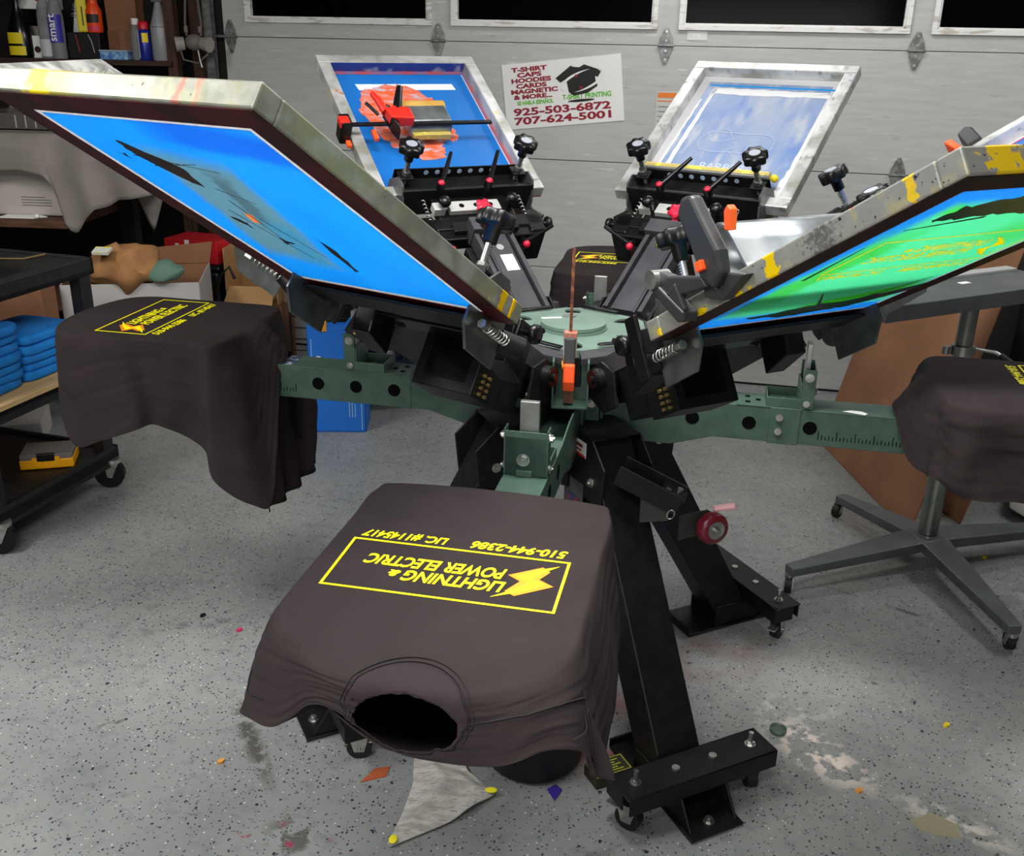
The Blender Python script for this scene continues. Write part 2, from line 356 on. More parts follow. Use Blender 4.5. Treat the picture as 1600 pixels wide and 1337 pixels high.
# stickers and the sign on the door
st = tag(MB().bb((1.185, -.002, 1.625), (1.275, 0, 1.665)).build('sticker', pm('clear_sticker', '#c9c9c7', .3), M=DM), 'small pale printed sticker on the door rail under a window', 'sticker')
join_meshes('print', [mb_mesh(MB().bb((1.195, -.0028, 1.632), (1.265, -.002, 1.635)).bb((1.195, -.0028, 1.653), (1.265, -.002, 1.656))), text_me('CHI', .018, DM.inverted() @ DM @ Matrix.Translation((1.215, -.0022, 1.638)) @ Matrix.Rotation(PI / 2, 4, 'X'))], pm('grey_ink', '#e8e8e8', .5), st)
wl = tag(MB().bb((1.065, -.002, 1.12), (1.20, 0, 1.40)).build('warning_label', pm('label_paper', '#bfbfba', .5), M=DM), 'pale warning label with an orange header on the grey door', 'label')
MB().bb((1.07, -.0028, 1.372), (1.195, -.002, 1.395)).bb((1.07, -.0028, 1.355), (1.195, -.002, 1.36)).build('header', pm('label_orange', '#e07a2c', .5), wl)
mb = MB()
for i in range(9): mb.bb((1.075, -.0026, 1.33 - i * .022), (1.075 + random.uniform(.07, .11), -.002, 1.334 - i * .022))
mb.build('text_lines', pm('label_ink', '#77777a', .6), wl)
SGW = pm('sign_vinyl', '#e2e2e0', .45); MAR = pm('sign_maroon', '#8c0f28', .5); SGR = pm('sign_green', '#56b018', .5); INK = pm('sign_black', '#0a0a0a', .4)
SM = DM @ Matrix.Translation((.348, 0, 1.199)) @ Matrix.Rotation(-R(6.5), 4, 'Y')
sw, sh = .575, .300
sg = tag(MB().bb((0, -.003, 0), (sw, 0, sh)).build('shop_sign', SGW, M=SM), 'white t-shirt printing sign with maroon phone numbers taped to the door', 'sign')
RX = Matrix.Rotation(PI / 2, 4, 'X')
def st_(body, size, x, z, width, **k):
    me = text_me(body, size, Matrix.Identity(4), **k); xs_ = [v.co.x for v in me.vertices]; w0 = max(xs_) - min(xs_)
    me.transform(Matrix.Translation((x, -.0034, z)) @ RX @ Matrix.Diagonal((width / w0, 1, 1, 1)) @ Matrix.Translation((-min(xs_), 0, 0))); return me

rows = [('T-SHIRT', .045, .262, .175), ('CAPS', .072, .237, .12), ('HOODIES', .042, .212, .195), ('CARDS', .063, .187, .15), ('MAGNETIC', .036, .162, .23), ('& MORE...', .047, .137, .19)]
join_meshes('maroon_print', [st_(b, .027, x, z, w_, bold=.0014) for b, x, z, w_ in rows] + [st_('925-503-6872', .046, .040, .062, .475, bold=.0016), st_('707-624-5001', .046, .040, .020, .475, bold=.0016)], MAR, sg)
join_meshes('green_print', [st_('SE HABLA ESPAÑOL', .025, .062, .110, .178, bold=.001), st_('T-SHIRT PRINTING', .032, .285, .117, .235, bold=.001)], SGR, sg)
tee = [(.255, .215), (.275, .195), (.305, .21), (.300, .205), (.32, .135), (.345, .132), (.40, .14), (.455, .165), (.452, .185), (.468, .19), (.455, .205), (.475, .215), (.462, .225), (.485, .235), (.40, .266), (.385, .255), (.355, .252), (.335, .258)]
mb = MB(); mb.prism([(.258, .218), (.28, .196), (.31, .21), (.318, .150), (.34, .132), (.41, .14), (.458, .168), (.45, .19), (.448, .212), (.462, .207), (.48, .235), (.40, .268), (.375, .257), (.345, .262), (.335, .268)], (0, -.0045, 0), (1, 0, 0), (0, 0, 1), (0, .0013, 0))
mb.prism([(.345 + .065 * math.cos(a), .112 + .006 * math.sin(a)) for a in [i * PI / 8 for i in range(16)]], (.03, -.0045, -.004), (1, 0, 0), (0, 0, 1), (0, .0013, 0))
mb.build('shirt_emblem', INK, sg)
mb = MB()
def arcs(a0, a1, rx, rz, cx, cz, th, rot):
    P = []
    for i in range(25):
        a = a0 + (a1 - a0) * i / 24; t = th * math.sin(PI * i / 24)
        c = (rx * math.cos(a), rz * math.sin(a)); d = ((rx - t) * math.cos(a), (rz - t) * math.sin(a))
        f = lambda q: Vector((cx + q[0] * math.cos(rot) - q[1] * math.sin(rot), -.0052, cz + q[0] * math.sin(rot) + q[1] * math.cos(rot)))
        P.append([f(c), f(d)])
    mb.grid(P)
arcs(R(60), R(215), .105, .043, .385, .196, .012, R(14)); arcs(R(-120), R(35), .105, .043, .385, .196, .012, R(14))
mb.build('emblem_swoosh', SGW, sg)
MB().bb((.352, -.0062, .214), (.364, -.0052, .226)).bb((.372, -.0062, .160), (.384, -.0052, .172)).build('emblem_needle_mark', MAR, sg)

# ================================================================== PRESS
AL = -1.7122
press = thing('screen_printing_press', 'six-colour four-station screen printing press with green arms and black base on casters', 'printing press', Matrix.Identity(4))
# column ----------------------------------------------------------------
mb = MB(); mb.cyl((0, 0, .60), (0, 0, .90), .075, 28)
CM = polm(AL)
mb.bb((-.10, -.10, .695), (.10, .10, .72), CM)
column = mb.build('column', BLK, press, bev=.002)
mb = MB()
for k in range(4):
    M = polm(AL + k * PI / 2)
    mb.bb((.085, -.075, .68), (.093, -.045, .825), M); mb.bb((.085, .045, .68), (.093, .085, .825), M)
    mb.bb((.03, .045, .68), (.13, .052, .825), M)
flange = mb.build('column_flange', GRN, press, bev=.001)
mb = MB()
for k in range(4):
    M = polm(AL + k * PI / 2)
    for z in (.700, .800): hexnut(mb, (.094, .066, z), (1, 0, 0), .008, .007, M)
mb.build_each('flange_bolt', STEEL, flange)
mb = MB(); mb.prism([(.155 * math.cos(a), .155 * math.sin(a)) for a in [R(30) + i * PI / 3 for i in range(6)]], (0, 0, .60), (1, 0, 0), (0, 1, 0), (0, 0, .06)); mb.cyl((0, 0, .66), (0, 0, .70), .11, 24)
mb.build('base_hub', BLK, press, bev=.003)
# head plate -------------------------------------------------------------
A0 = R(-89)   # plate corners point between the print arms
def hexpts(rc, cut=.018):
    P = []
    for k in range(6):
        a = A0 + k * PI / 3
        v = Vector((math.cos(a), math.sin(a))) * rc; pv = Vector((math.cos(a - PI / 3), math.sin(a - PI / 3))) * rc; nx = Vector((math.cos(a + PI / 3), math.sin(a + PI / 3))) * rc
        P.append(v + (pv - v).normalized() * cut); P.append(v + (nx - v).normalized() * cut)
    return P
bm = bmesh.new(); outer = [bm.verts.new((p.x, p.y, 0)) for p in hexpts(.205, .022)]
edges = [bm.edges.new((outer[i], outer[(i + 1) % 12])) for i in range(12)]
for k in range(6):
    a = A0 + k * PI / 3; u = Vector((math.cos(a), math.sin(a))); v = Vector((-u.y, u.x)); hp = []
    for i in range(20):
        t = 2 * PI * i / 20; x = math.cos(t); y = math.sin(t)
        q = u * (.150 + .030 * x) + v * (.020 * y * (1 + .35 * x) )
        hp.append(bm.verts.new((q.x, q.y, 0)))
    edges += [bm.edges.new((hp[i], hp[(i + 1) % 20])) for i in range(20)]
bmesh.ops.triangle_fill(bm, edges=edges, use_beauty=True)
ext = bmesh.ops.extrude_face_region(bm, geom=bm.faces[:]); bmesh.ops.translate(bm, verts=[g for g in ext['geom'] if isinstance(g, bmesh.types.BMVert)], vec=(0, 0, -.010))
bmesh.ops.recalc_face_normals(bm, faces=bm.faces); me = bpy.data.meshes.new('head_plate'); bm.to_mesh(me); bm.free(); me.materials.append(GRNL)
hp_ = bpy.data.objects.new('head_plate', me); COL.objects.link(hp_); hp_.parent = press; hp_.location = (0, 0, .960)
for k in range(6):   # black plugs in the six plate openings, their shade put into the colour
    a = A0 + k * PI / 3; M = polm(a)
    MB().prism([(.150 + .033 * math.cos(t), .024 * math.sin(t) * (1 + .3 * math.cos(t))) for t in [i * PI / 12 for i in range(24)]], (0, 0, .9485), (1, 0, 0), (0, 1, 0), (0, 0, .0065), M).build('plate_hole_shade', HOLE, hp_).location = (0, 0, -.960)
MB().cyl((0, 0, .960), (0, 0, .966), .083, 48).cyl((0, 0, .968), (0, 0, .9765), .080, 48).build('centre_disc', GRNL, press, bev=.0015)
MB().cyl((0, 0, .9655), (0, 0, .9685), .076, 40).build('disc_gap', HOLE, press)
MB().box((-.055, .022, .977), (.05, .010, .0008), rot=Matrix.Rotation(R(12), 3, 'Z')).build('disc_sticker', WHT, press)
MB().cyl((-.01, .045, .9765), (-.01, .045, .980), .017, 24).build('disc_cap', ALU, press)
# dark skirt around the plate: a sloping trapezoid for each print arm
for k in range(6):
    a = A0 + PI / 6 + k * PI / 3; M = polm(a)
    hi_ = .1795; w0 = .090; w1 = .098
    MB().add([(hi_ , -w0, .961), (hi_, w0, .961), (.205, w1, .950), (.205, -w1, .950), (hi_, -w0, .951), (hi_, w0, .951), (.205, w1, .932), (.205, -w1, .932)],
             [(0, 1, 2, 3), (7, 6, 5, 4), (0, 4, 5, 1), (1, 5, 6, 2), (2, 6, 7, 3), (3, 7, 4, 0)], M).build('head_skirt', DGR, press, bev=.002)
    # slotted tongue on top of skirt
    mb = MB(); mb.tube([(.176, -.030, .968), (.172, -.034, .968), (.168, -.030, .968), (.174, .070, .966), (.186, .070, .966)], .0028, 8, M=M, closed=True)
    if k in (0, 2, 3, 5): mb.build('spring_loop', BLK, press)
mb = MB()
P6 = hexpts(.20, .02)
mb.prism([(p.x, p.y) for p in P6], (0, 0, .87), (1, 0, 0), (0, 1, 0), (0, 0, .079)); mb.build('head_body', BLK, press, bev=.003)
# small green U gate at the front of the head
UM = polm(R(-90.3)); mb = MB()
mb.bb((.185, -.042, .835), (.245, -.037, .948), UM); mb.bb((.185, .037, .835), (.245, .042, .948), UM); mb.bb((.183, -.042, .835), (.188, .042, .948), UM)
mb.bb((.185, -.042, .835), (.245, .042, .841), UM); mb.bb((.185, -.042, .944), (.205, .042, .949), UM)
mb.build('gate_channel', GRN, press, bev=.0012)
# pallet arms -------------------------------------------------------------
def tick_mesh(sgn):
    mb = MB()
    for i in range(30):
        h = .020 if i % 5 == 0 else (.011 if i % 2 else .008); r = .600 + i * .0105
        mb.bb((r, sgn * .0451, .742), (r + .0018, sgn * .0457, .742 + h))
    return mb
def arm_holes(mb):
    for s_ in (-1, 1):
        for r in (.308, .443, .580, .66 if False else .580):
            mb.cyl((r, s_ * .0448, .769), (r, s_ * .0456, .769), .0165, 24)
TIP = {0: 1.418, 1: 1.33, 2: 1.245, 3: 1.305}
def pallet_arm(k):
    M = polm(AL + k * PI / 2)
    mb = MB()
    prof = [(.09, .695), (.26, .695), (.36, .725), (.86, .725), (.86, .812), (.40, .812), (.30, .826), (.09, .826)]
    for s_ in (-1, 1): mb.prism(prof, (0, s_ * .045 - (.004 if s_ > 0 else -.0), 0), (1, 0, 0), (0, 0, 1), (0, .004, 0))
    mb.bb((.38, -.045, .808), (.86, .045, .8125)); mb.bb((.09, -.041, .755), (.40, .041, .759)); mb.bb((.36, -.041, .725), (.86, .041, .729))
    mb.add([(.30, -.041, .757), (.30, .041, .757), (.40, .041, .811), (.40, -.041, .811)], [(0, 1, 2, 3)])
    arm = mb.build('pallet_arm', GRN, press, bev=.0015, M=M)
    mb = MB(); mb.bb((.49, -.0475, .722), (.56, -.0445, .8135)); mb.bb((.407, .0445, .7235), (.411, .0465, .8135)); mb.bb((.41, -.046, .8125), (.565, .046, .8145)); mb.build('splice_sleeve', GRN, arm, bev=.001)
    mb = MB()
    for r in (.308, .443, .585): mb.cut().cyl((r, -.0448, .769), (r, -.0458, .769), .0165, 24)
    for r in (.452, .556, .66): mb.cut().cyl((r, .0448, .770), (r, .0458, .770), .0165, 24)
    for (r, l) in ((.455, .0), (.43, .02), (.43, -.02)): mb.cut().bb((r, l - .008, .8143), (r + .012, l + .006, .8150))
    mb.build_each('round_hole', HOLE, arm)
    for sg_, r0 in ((-1, .605), (1, .722)):
        mb = MB()
        for i in range(24):
            h = .022 if i % 5 == 0 else (.012 if i % 2 else .009); r = r0 + i * .0085
            mb.bb((r, sg_ * .0451, .742), (r + .0018, sg_ * .0457, .742 + h))
        mb.build('scale_marks', HOLE, arm)
    mb = MB()
    for z in (.755, .790): mb.cut().cyl((.512, -.0475, z), (.512, -.052, z), .0085, 16)
    mb.build_each('rivet', STEEL, arm)
    # registration stop
    mb = MB()
    mb.bb((.552, -.043, .8135), (.556, .043, .8760)); mb.bb((.582, -.043, .8135), (.586, .043, .896))
    for s_ in (-1, 1):
        mb.prism([(.478, .8145), (.586, .8145), (.586, .912), (.556, .912), (.556, .838), (.478, .838)], (0, s_ * .043 - .0015, 0), (1, 0, 0), (0, 0, 1), (0, .003, 0))
    mb.bb((.478, -.043, .8145), (.481, .043, .838)); mb.bb((.478, -.043, .8135), (.586, .043, .817)); mb.bb((.583, -.043, .8135), (.586, .043, .908))
    mb.bb((.583, -.018, .8135), (.59, .014, .826))
    stop = mb.build('registration_stop', GRN, arm, bev=.001)
    MB().bb((.560, -.016, .83), (.572, .022, .966)).build('stop_bar', ALU, stop, bev=.0015)
    mb = MB()
    hexnut(mb, (.586, -.005, .848), (1, 0, 0), .010, .008)
    for s_ in (-1, 1): hexnut(mb, (.570, s_ * .0445, .893), (0, s_, 0), .008, .007); hexnut(mb, (.570, s_ * .0445, .828), (0, s_, 0), .006, .006)
    mb.cut().cyl((.52, 0, .817), (.52, 0, .824), .008, 12)
    mb.build_each('stop_bolt', STEEL, stop)
    # pallet board with its bracket
    tp = TIP[k]
    if k == 0: pl = [(.857, -.163), (.895, -.196), (1.275, -.196), (1.32, -.165), (1.375, -.115), (1.402, -.06), (1.408, 0), (1.402, .06), (1.375, .115), (1.32, .165), (1.275, .196), (.895, .196), (.857, .163)]
    else: pl = [(.872, -.145), (.915, -.192), (tp - .05, -.198), (tp, -.16), (tp, .16), (tp - .05, .198), (.915, .192), (.872, .145)]
    MB().prism(pl, (0, 0, .884), (1, 0, 0), (0, 1, 0), (0, 0, .0165)).build('pallet', pm('black_rubber_top_board', '#19191b', .5), arm, bev=.003)
    MB().bb((.90, -.03, .8135), (1.15, .03, .884)).build('pallet_bracket', BLK, arm)
    return arm
arms = [pallet_arm(k) for k in range(4)]
lab = MB().bb((.735, -.036, .8126), (.815, .036, .8133)).build('spec_label', pm('spec_label_blue', '#3c4a66', .4, col2='#aab2c2', scale=60, lo=.5, hi=.55), arms[3])
# legs ----------------------------------------------------------------------
LEG0 = -60.5
for k in range(4):
    a = R(LEG0 + 90 * k); M = polm(a)
    def legat(z): return .135 + (.74 - z) * .60
    mb = MB(); h = .058
    P = []
    for (z, d) in ((.745, .070), (.045, .058)):
        r = legat(z) + (0 if z > .5 else 0); P.append([(r - d, -h, z), (r + d, -h, z), (r + d, h, z), (r - d, h, z)])
    vs = P[0] + P[1]; mb.add(vs, [(0, 1, 2, 3), (7, 6, 5, 4), (0, 4, 5, 1), (1, 5, 6, 2), (2, 6, 7, 3), (3, 7, 4, 0)], M)
    leg = mb.build('leg', BLK, press, bev=.004)
    mb = MB()  # top knuckle plates joining the leg to the hub
    for s_ in (-1, 1): mb.prism([(.06, .60), (.28, .60), (.29, .70), (.23, .755), (.06, .755)], (0, s_ * .064 - .003, 0), (1, 0, 0), (0, 0, 1), (0, .006, 0), M)
    mb.prism([(.06, -.064), (.235, -.064), (.235, .064), (.06, .064)], (0, 0, .752), (1, 0, 0), (0, 1, 0), (0, 0, .005), M)
    kn = mb.build('leg_bracket', BLK, leg, bev=.002)
    mb = MB()
    for s_ in (-1, 1):
        for (r, z) in ((.10, .728), (.235, .65)): hexnut(mb, (r, s_ * .067, z), (0, s_, 0), .009, .008, M)
    mb.build_each('bracket_bolt', STEEL, leg)
    # foot: outer channel carrying two casters, pad under the leg
    r1 = legat(.05)
    mb = MB(); rb = r1 + .085
    mb.prism([(-.20, -.032), (-.175, -.045), (.175, -.045), (.20, -.032), (.20, .045), (-.20, .045)], (rb * 1.0, 0, .118), (0, 1, 0), (1, 0, 0), (0, 0, -.005), M)
    mb.bb((rb + .040, -.195, .072), (rb + .045, .195, .118), M); mb.bb((rb - .045, -.195, .072), (rb - .040, .195, .118), M)
    mb.bb((rb - .045, -.20, .072), (rb + .02, -.195, .118), M); mb.bb((rb - .045, .195, .072), (rb + .045, .20, .118), M)
    foot = mb.build('foot_channel', BLK, leg, bev=.002)
    mb = MB(); mb.bb((r1 - .16, -.07, .004), (r1 + .19, .07, .010), M); mb.bb((r1 - .16, -.07, .01), (r1 - .154, .07, .03), M)
    for s_ in (-1, 1): mb.prism([(r1 - .06, .01), (r1 + .175, .01), (r1 + .13, .075), (r1 - .06, .075)], (0, s_ * .06 - .003, 0), (1, 0, 0), (0, 0, 1), (0, .006, 0), M)
    mb.build('foot_pad', BLK, leg, bev=.002)
    mb = MB()
    for l in (-.155, .155): hexnut(mb, (rb, l, .118), (0, 0, 1), .0095, .007, M); mb.cyl((rb, l, .12), (rb, l, .150), .0055, 12, M=M)
    for l in (-.05, .05): mb.cut().cyl((rb, l, .118), (rb, l, .123), .009, 16, M=M)
    hexnut(mb, (r1 + .155, 0, .010), (0, 0, 1), .0095, .010, M)
    mb.build_each('foot_bolt', STEEL, leg)
    for l, sp in ((-.165, .5), (.165, -.4)):
        CMx = M @ Matrix.Translation((rb, l, 0)) @ Matrix.Rotation(sp, 4, 'Z')
        mb = MB(); mb.cyl((-.0, -.012, .030), (-.0, .012, .030), .030, 28, M=CMx); wheel = mb.build('caster_wheel', RUB, leg, bev=.003)
        mb = MB(); mb.cyl((0, 0, .063), (0, 0, .072), .022, 20, M=CMx)
        for s_ in (-1, 1): mb.prism([(-.012, .022), (.012, .022), (.024, .066), (-.024, .066)], (0, s_ * .016 - .001, 0), (1, 0, 0), (0, 0, 1), (0, .002, 0), CMx)
        mb.cyl((0, -.02, .030), (0, .02, .030), .005, 10, M=CMx); mb.bb((-.055, -.012, .045), (-.02, .012, .049), CMx)
        mb.build('caster_fork', STEEL, wheel, bev=.0008)
# front-right leg: maker plate and raised transport wheel arm
LM = polm(R(LEG0))
sp_ = MB().bb((.125, -.0685, .700), (.205, -.0665, .738), LM).build('maker_plate', pm('plate_white', '#dcdcdc', .4), press)
MB().bb((.125, -.0695, .7005), (.205, -.0685, .706), LM).build('plate_stripe', pm('plate_red', '#b92a24', .4), sp_)
mb = MB().bb((.135, -.0692, .722), (.19, -.0685, .730), LM).bb((.14, -.0692, .712), (.185, -.0685, .716), LM).build('plate_lettering', pm('plate_ink', '#7a3a22', .4), sp_)
dp = MB().bb((.11, -.0685, .50), (.20, -.0666, .63), LM).build('flag_decal', pm('decal_dark_grey', '#4b4d52', .5), press)
MB().box((.16, -.0700, .575), (.055, .0008, .022), LM).build('decal_flag', pm('flag_print', '#8f2a3a', .5, col2='#31456f', scale=40, lo=.48, hi=.52), dp)
TM = frame_m((.150, -.262, .690), Vector((.90, -.22, -.36)).normalized(), Vector((.237, .971, 0)).normalized(), Vector((.90, -.22, -.36)).normalized().cross(Vector((.237, .971, 0)).normalized()))
mb = MB(); mb.bb((-.03, -.035, -.03), (.13, -.030, .02), TM); mb.bb((-.03, .030, -.03), (.13, .035, .02), TM); mb.bb((-.03, -.03, -.03), (.13, .03, -.026), TM); mb.bb((.075, -.03, .005), (.135, .03, .009), TM)
tm = mb.build('transport_arm', BLK, press, bev=.0015)
mb = MB(); mb.cut().cyl((.09, -.02, .009), (.09, -.02, .018), .007, 10, M=TM); mb.cut().cyl((.115, .015, .009), (.115, .015, .016), .007, 10, M=TM); mb.cut().tube([TM @ Vector((.12 + .008 * math.cos(t), -.037, -.03 + .012 * math.sin(t))) for t in [i * .5 for i in range(13)]], .002, 6); mb.cut().cyl((.02, -.02, -.02), (.02, -.02, .01), .007, 10, M=TM)
mb.build_each('arm_fastener', STEEL, tm)
WC = Vector((.332, -.342, .600))
wd = Vector((.45, -.89, .05)).normalized()
mb = MB(); mb.lathe(WC - wd * .016, wd, [(.024, 0), (.034, .002), (.037, .008), (.037, .024), (.034, .030), (.024, .032)], 36); whl = mb.build('transport_wheel', pm('maroon_urethane', '#5e1420', .3), press)
mb = MB(); mb.cyl(WC + wd * .0155, WC + wd * .018, .021, 28); mb.cyl(WC + wd * .017, WC + wd * .024, .009, 12); mb.cyl(WC + wd * .023, WC + wd * .028, .006, 12); mb.cyl(WC - wd * .05, WC - wd * .01, .006, 12)
mb.build('wheel_hub', STEEL, whl)
mb = MB(); mb.prism([(-.07, -.03), (.0, -.02), (.03, .015), (.0, .035), (-.07, .03)], WC - wd * .024, (.93, .37, 0), (0, .1, 1), wd * .004); mb.prism([(-.07, -.03), (.0, -.02), (.0, .02), (-.07, .03)], WC + Vector((-.075, .01, .01)) - wd * .05, (.9, -.1, 0), (0, .1, 1), wd * .004)
mb.build('wheel_bracket', pm('dark_plated_bracket', '#3b3b3b', .35, .6), whl)
MB().box(WC + Vector((.028, .03, .038)), (.05, .018, .012), rot=Matrix.Rotation(R(-12), 3, 'Y')).build('brake_pedal', pm('pink_brake_plastic', '#c9979b', .4), whl, bev=.004)

# print arms ---------------------------------------------------------------
SCR = {'NL': (241.23, .671, 1.158, 33.6, -.006, .529, .694), 'NR': (-59.07, .682, 1.138, 31.1, .002, .51, .68), 'BL': (120.43, .680, 1.170, 33.6, .002, .537, .653),
       'BR': (60.67, .710, 1.166, 33.2, -.005, .541, .668), 'FR': (0.8, .685, 1.158, 33, 0, .53, .67), 'FL': (180.8, .685, 1.158, 33, 0, .53, .67)}
def fmat(k):
    az, rho, z, t, lat, _, _ = SCR[k]; az, t = R(az), R(t); c, s = math.cos(az), math.sin(az)
    O = (rho * c - lat * s, rho * s + lat * c, z)
    return frame_m(O, (math.cos(t) * c, math.cos(t) * s, math.sin(t)), (-s, c, 0), (-math.sin(t) * c, -math.sin(t) * s, math.cos(t)))
def star_knob(mb, c, ax, r=.033, h=.024):
    wob = lambda a: 1 + .10 * math.cos(7 * a) if True else 1
    mb.lathe(c, ax, [(r * .25, -.032), (r * .40, -.030), (r * .42, -.002), (r * .96, -.001), (r, .002), (r, h - .003), (r * .93, h), (r * .55, h + .001)], 70, wob=wob)
def print_arm():
    mb = MB()
    for s_ in (-1, 1): mb.bb((-.50, s_ * .058 - .013 * (s_ > 0), .035), (-.175, s_ * .058 + .013 * (s_ < 0), .078))
    mb.bb((-.50, -.036, .050), (-.175, .036, .072)); mb.bb((-.50, -.030, .072), (-.19, .030, .0745))
    a = mb.build('print_arm', DGR, None, bev=.002)
    def part(m, name, mat, bev=0, label=None): return m.build(name, mat, a, bev=bev, label=label)
    part(MB().bb((-.49, -.043, .040), (-.18, .043, .052)).bb((-.49, -.040, -.03), (-.30, .040, .04)), 'arm_core', HOLE)
    part(MB().bb((-.215, -.062, .03), (-.165, .062, .095)), 'arm_end_block', DGR, .003)
    # hinge at the hub
    m = MB()
    for s_ in (-1, 1): m.prism([(-.55, .01), (-.50, -.045), (-.44, -.045), (-.42, .03), (-.46, .065), (-.52, .06)], (0, s_ * .078 - .003, 0), (1, 0, 0), (0, 0, 1), (0, .006, 0))
    m.cyl((-.475, -.10, .030), (-.475, .10, .030), .024, 28); part(m, 'hinge_bracket', BLK, .001)
    m = MB()
    for s_ in (-1, 1):
        m.cut().cyl((-.475, s_ * .098, .030), (-.475, s_ * .104, .030), .022, 28); m.cyl((-.475, s_ * .104, .030), (-.475, s_ * .110, .030), .010, 16)
    m.build_each('pivot_bearing', BLKG, a, bev=.001)
    # gate box underneath with adjusting screws
    m = MB(); m.bb((-.32, -.075, -.10), (-.22, .075, .03)); m.bb((-.44, -.055, -.08), (-.22, .055, .035)); part(m, 'gate_box', BLK, .002)
    m = MB()
    for i in range(4):
        for j in range(2):
            for s_ in (-1, 1): m.cut().cyl((-.245 - j * .022, s_ * .075, -.088 + i * .013), (-.245 - j * .022, s_ * .081, -.088 + i * .013), .004, 8)
    m.build_each('gate_screw', BRASS, a)
    # carriage
    m = MB(); m.bb((-.20, -.165, .005), (-.135, .165, .045)); m.bb((-.165, -.195, .01), (-.120, .195, .05)); m.prism([(-.20, -.06), (-.12, -.04), (-.11, .05), (-.19, .05)], (0, -.19, 0), (1, 0, 0), (0, 0, 1), (0, .05, 0)); m.prism([(-.20, -.06), (-.12, -.04), (-.11, .05), (-.19, .05)], (0, .14, 0), (1, 0, 0), (0, 0, 1), (0, .05, 0))
    m.bb((-.12, -.12, .02), (-.03, .12, .045)); part(m, 'carriage', BLKG, .004)
    wap = pm('white_anodised_plate', '#b9b9b7', .35, .3); part(MB().bb((-.105, -.075, .045), (-.065, .085, .062)), 'micro_plate', wap, .002); part(MB().bb((-.105, .10, .045), (-.075, .135, .07)), 'micro_block', wap, .002)
    m = MB()
    for l in (-.045, .0, .045): m.cut().cyl((-.085, l, .0615), (-.085, l, .0626), .008, 14)
    m.build_each('micro_slot', HOLE, a)
    # frame channel with round holes along the upright flange
    m = MB(); m.bb((-.034, -.205, -.012), (-.029, .205, .078)); m.bb((-.03, -.205, .0375), (.062, .205, .042)); m.bb((-.03, -.205, -.014), (.042, .205, -.008)); m.bb((.058, -.205, .042), (.062, .205, .078))
    m.cyl((-.02, -.2, .062), (-.02, .2, .062), .009, 14)
    part(m, 'frame_channel', BLK, .0015)
    m = MB()
    for i in range(7):
        l = -.105 + i * .035; m.cut().cyl((.0572, l, .063), (.0580, l, .063), .0075, 18)
    m.build_each('channel_hole', pm('hole_showing_pale_mesh', '#9fb4cc', .6), a)
    # side plates, knobs
    for s_ in (-1, 1):
        m = MB(); m.prism([(-.055, -.075), (.045, -.07), (.075, -.03), (.070, .035), (.02, .085), (-.02, .085), (-.05, .03)], (0, s_ * .205 - .003, 0), (1, 0, 0), (0, 0, 1), (0, .006, 0)); pl = part(m, 'side_plate', pm('grey_steel_plate', '#6c706e', .35, .7, '#595d5b', 20), .001)
        m = MB(); m.cyl((.036, s_ * .178, .035), (.040, s_ * .178, .135), .006, 12)
        for i in range(16): m.cyl((.036, s_ * .178, .045 + i * .005), (.036, s_ * .178, .0475 + i * .005), .0072, 12)
        m.cyl((.036, s_ * .178, .078), (.036, s_ * .178, .090), .012, 6, smooth=False); part(m, 'clamp_screw', STEEL)
        m = MB(); star_knob(m, (.040, s_ * .178, .158), (.03, 0, 1)); part(m, 'star_knob', BLKG)
        part(MB().cyl((.0408, s_ * .178, .1825), (.0410, s_ * .178, .1842), .016, 24), 'knob_cap', pm('grey_knob_cap', '#8b8f99', .35))
        m = MB(); m.bb((.018, s_ * .178 - .02, .07), (.055, s_ * .178 + .02, .076)); part(m, 'knob_bridge', BLK, .001)
        # coil spring under the plate
        pts = [(.03 - .075 * i / 90, s_ * .222 + .009 * math.cos(i * .5), -.020 + .009 * math.sin(i * .5)) for i in range(90)]
        part(MB().tube(pts, .0018, 6).cyl((.045, s_ * .222, -.02), (.03, s_ * .222, -.02), .009, 6, smooth=False), 'coil_spring', STEEL)
        part(MB().cyl((-.05, s_ * .205, -.02), (-.085, s_ * .235, -.02), .022, 20), 'spring_seat', BLK, .001)
        # levers on top
        lc = .075 * s_ + .02
        m = MB(); m.cyl((-.028, lc, .045), (-.028, lc, .098), .012, 16); m.tube([(-.028, lc, .092), (.0, lc - .018, .100), (.075, lc - .062, .118)], .006, 10, radii=[.009, .0075, .0055]); lv = part(m, 'clamp_lever', BLKG)
        part(MB().sphere((-.028, lc, .099), .010, sc_=(1, 1, .7)), 'lever_button', REDP)
        part(MB().sphere((-.092, s_ * .105, .088), .019, sc_=(1, 1, .8)).cyl((-.092, s_ * .105, .045), (-.092, s_ * .105, .08), .007, 12), 'ball_knob', BLKG)
        # side knob and lower lever
        m = MB(); m.lathe((-.145, s_ * .195, .03), (0, s_, 0), [(.006, 0), (.006, .014), (.018, .017), (.020, .022), (.018, .030), (.008, .031)], 24); part(m, 'side_knob', BLKG)
        m = MB(); m.cyl((-.17, s_ * .115, .01), (-.222, s_ * .115, .03), .013, 16); m.tube([(-.215, s_ * .115, .03), (-.20, s_ * .15, .035), (-.175, s_ * .215, .048)], .006, 10, radii=[.009, .008, .0055]); part(m, 'lower_lever', BLKG)
        part(MB().sphere((-.224, s_ * .115, .031), .011), 'lever_button', REDP)
        m = MB(); m.tube([(-.05 - .0015 * i, s_ * .15 + .005 * math.cos(i * .7), .055 - .0002 * i + .005 * math.sin(i * .7)) for i in range(60)], .0014, 6); part(m, 'tension_spring', STEEL)
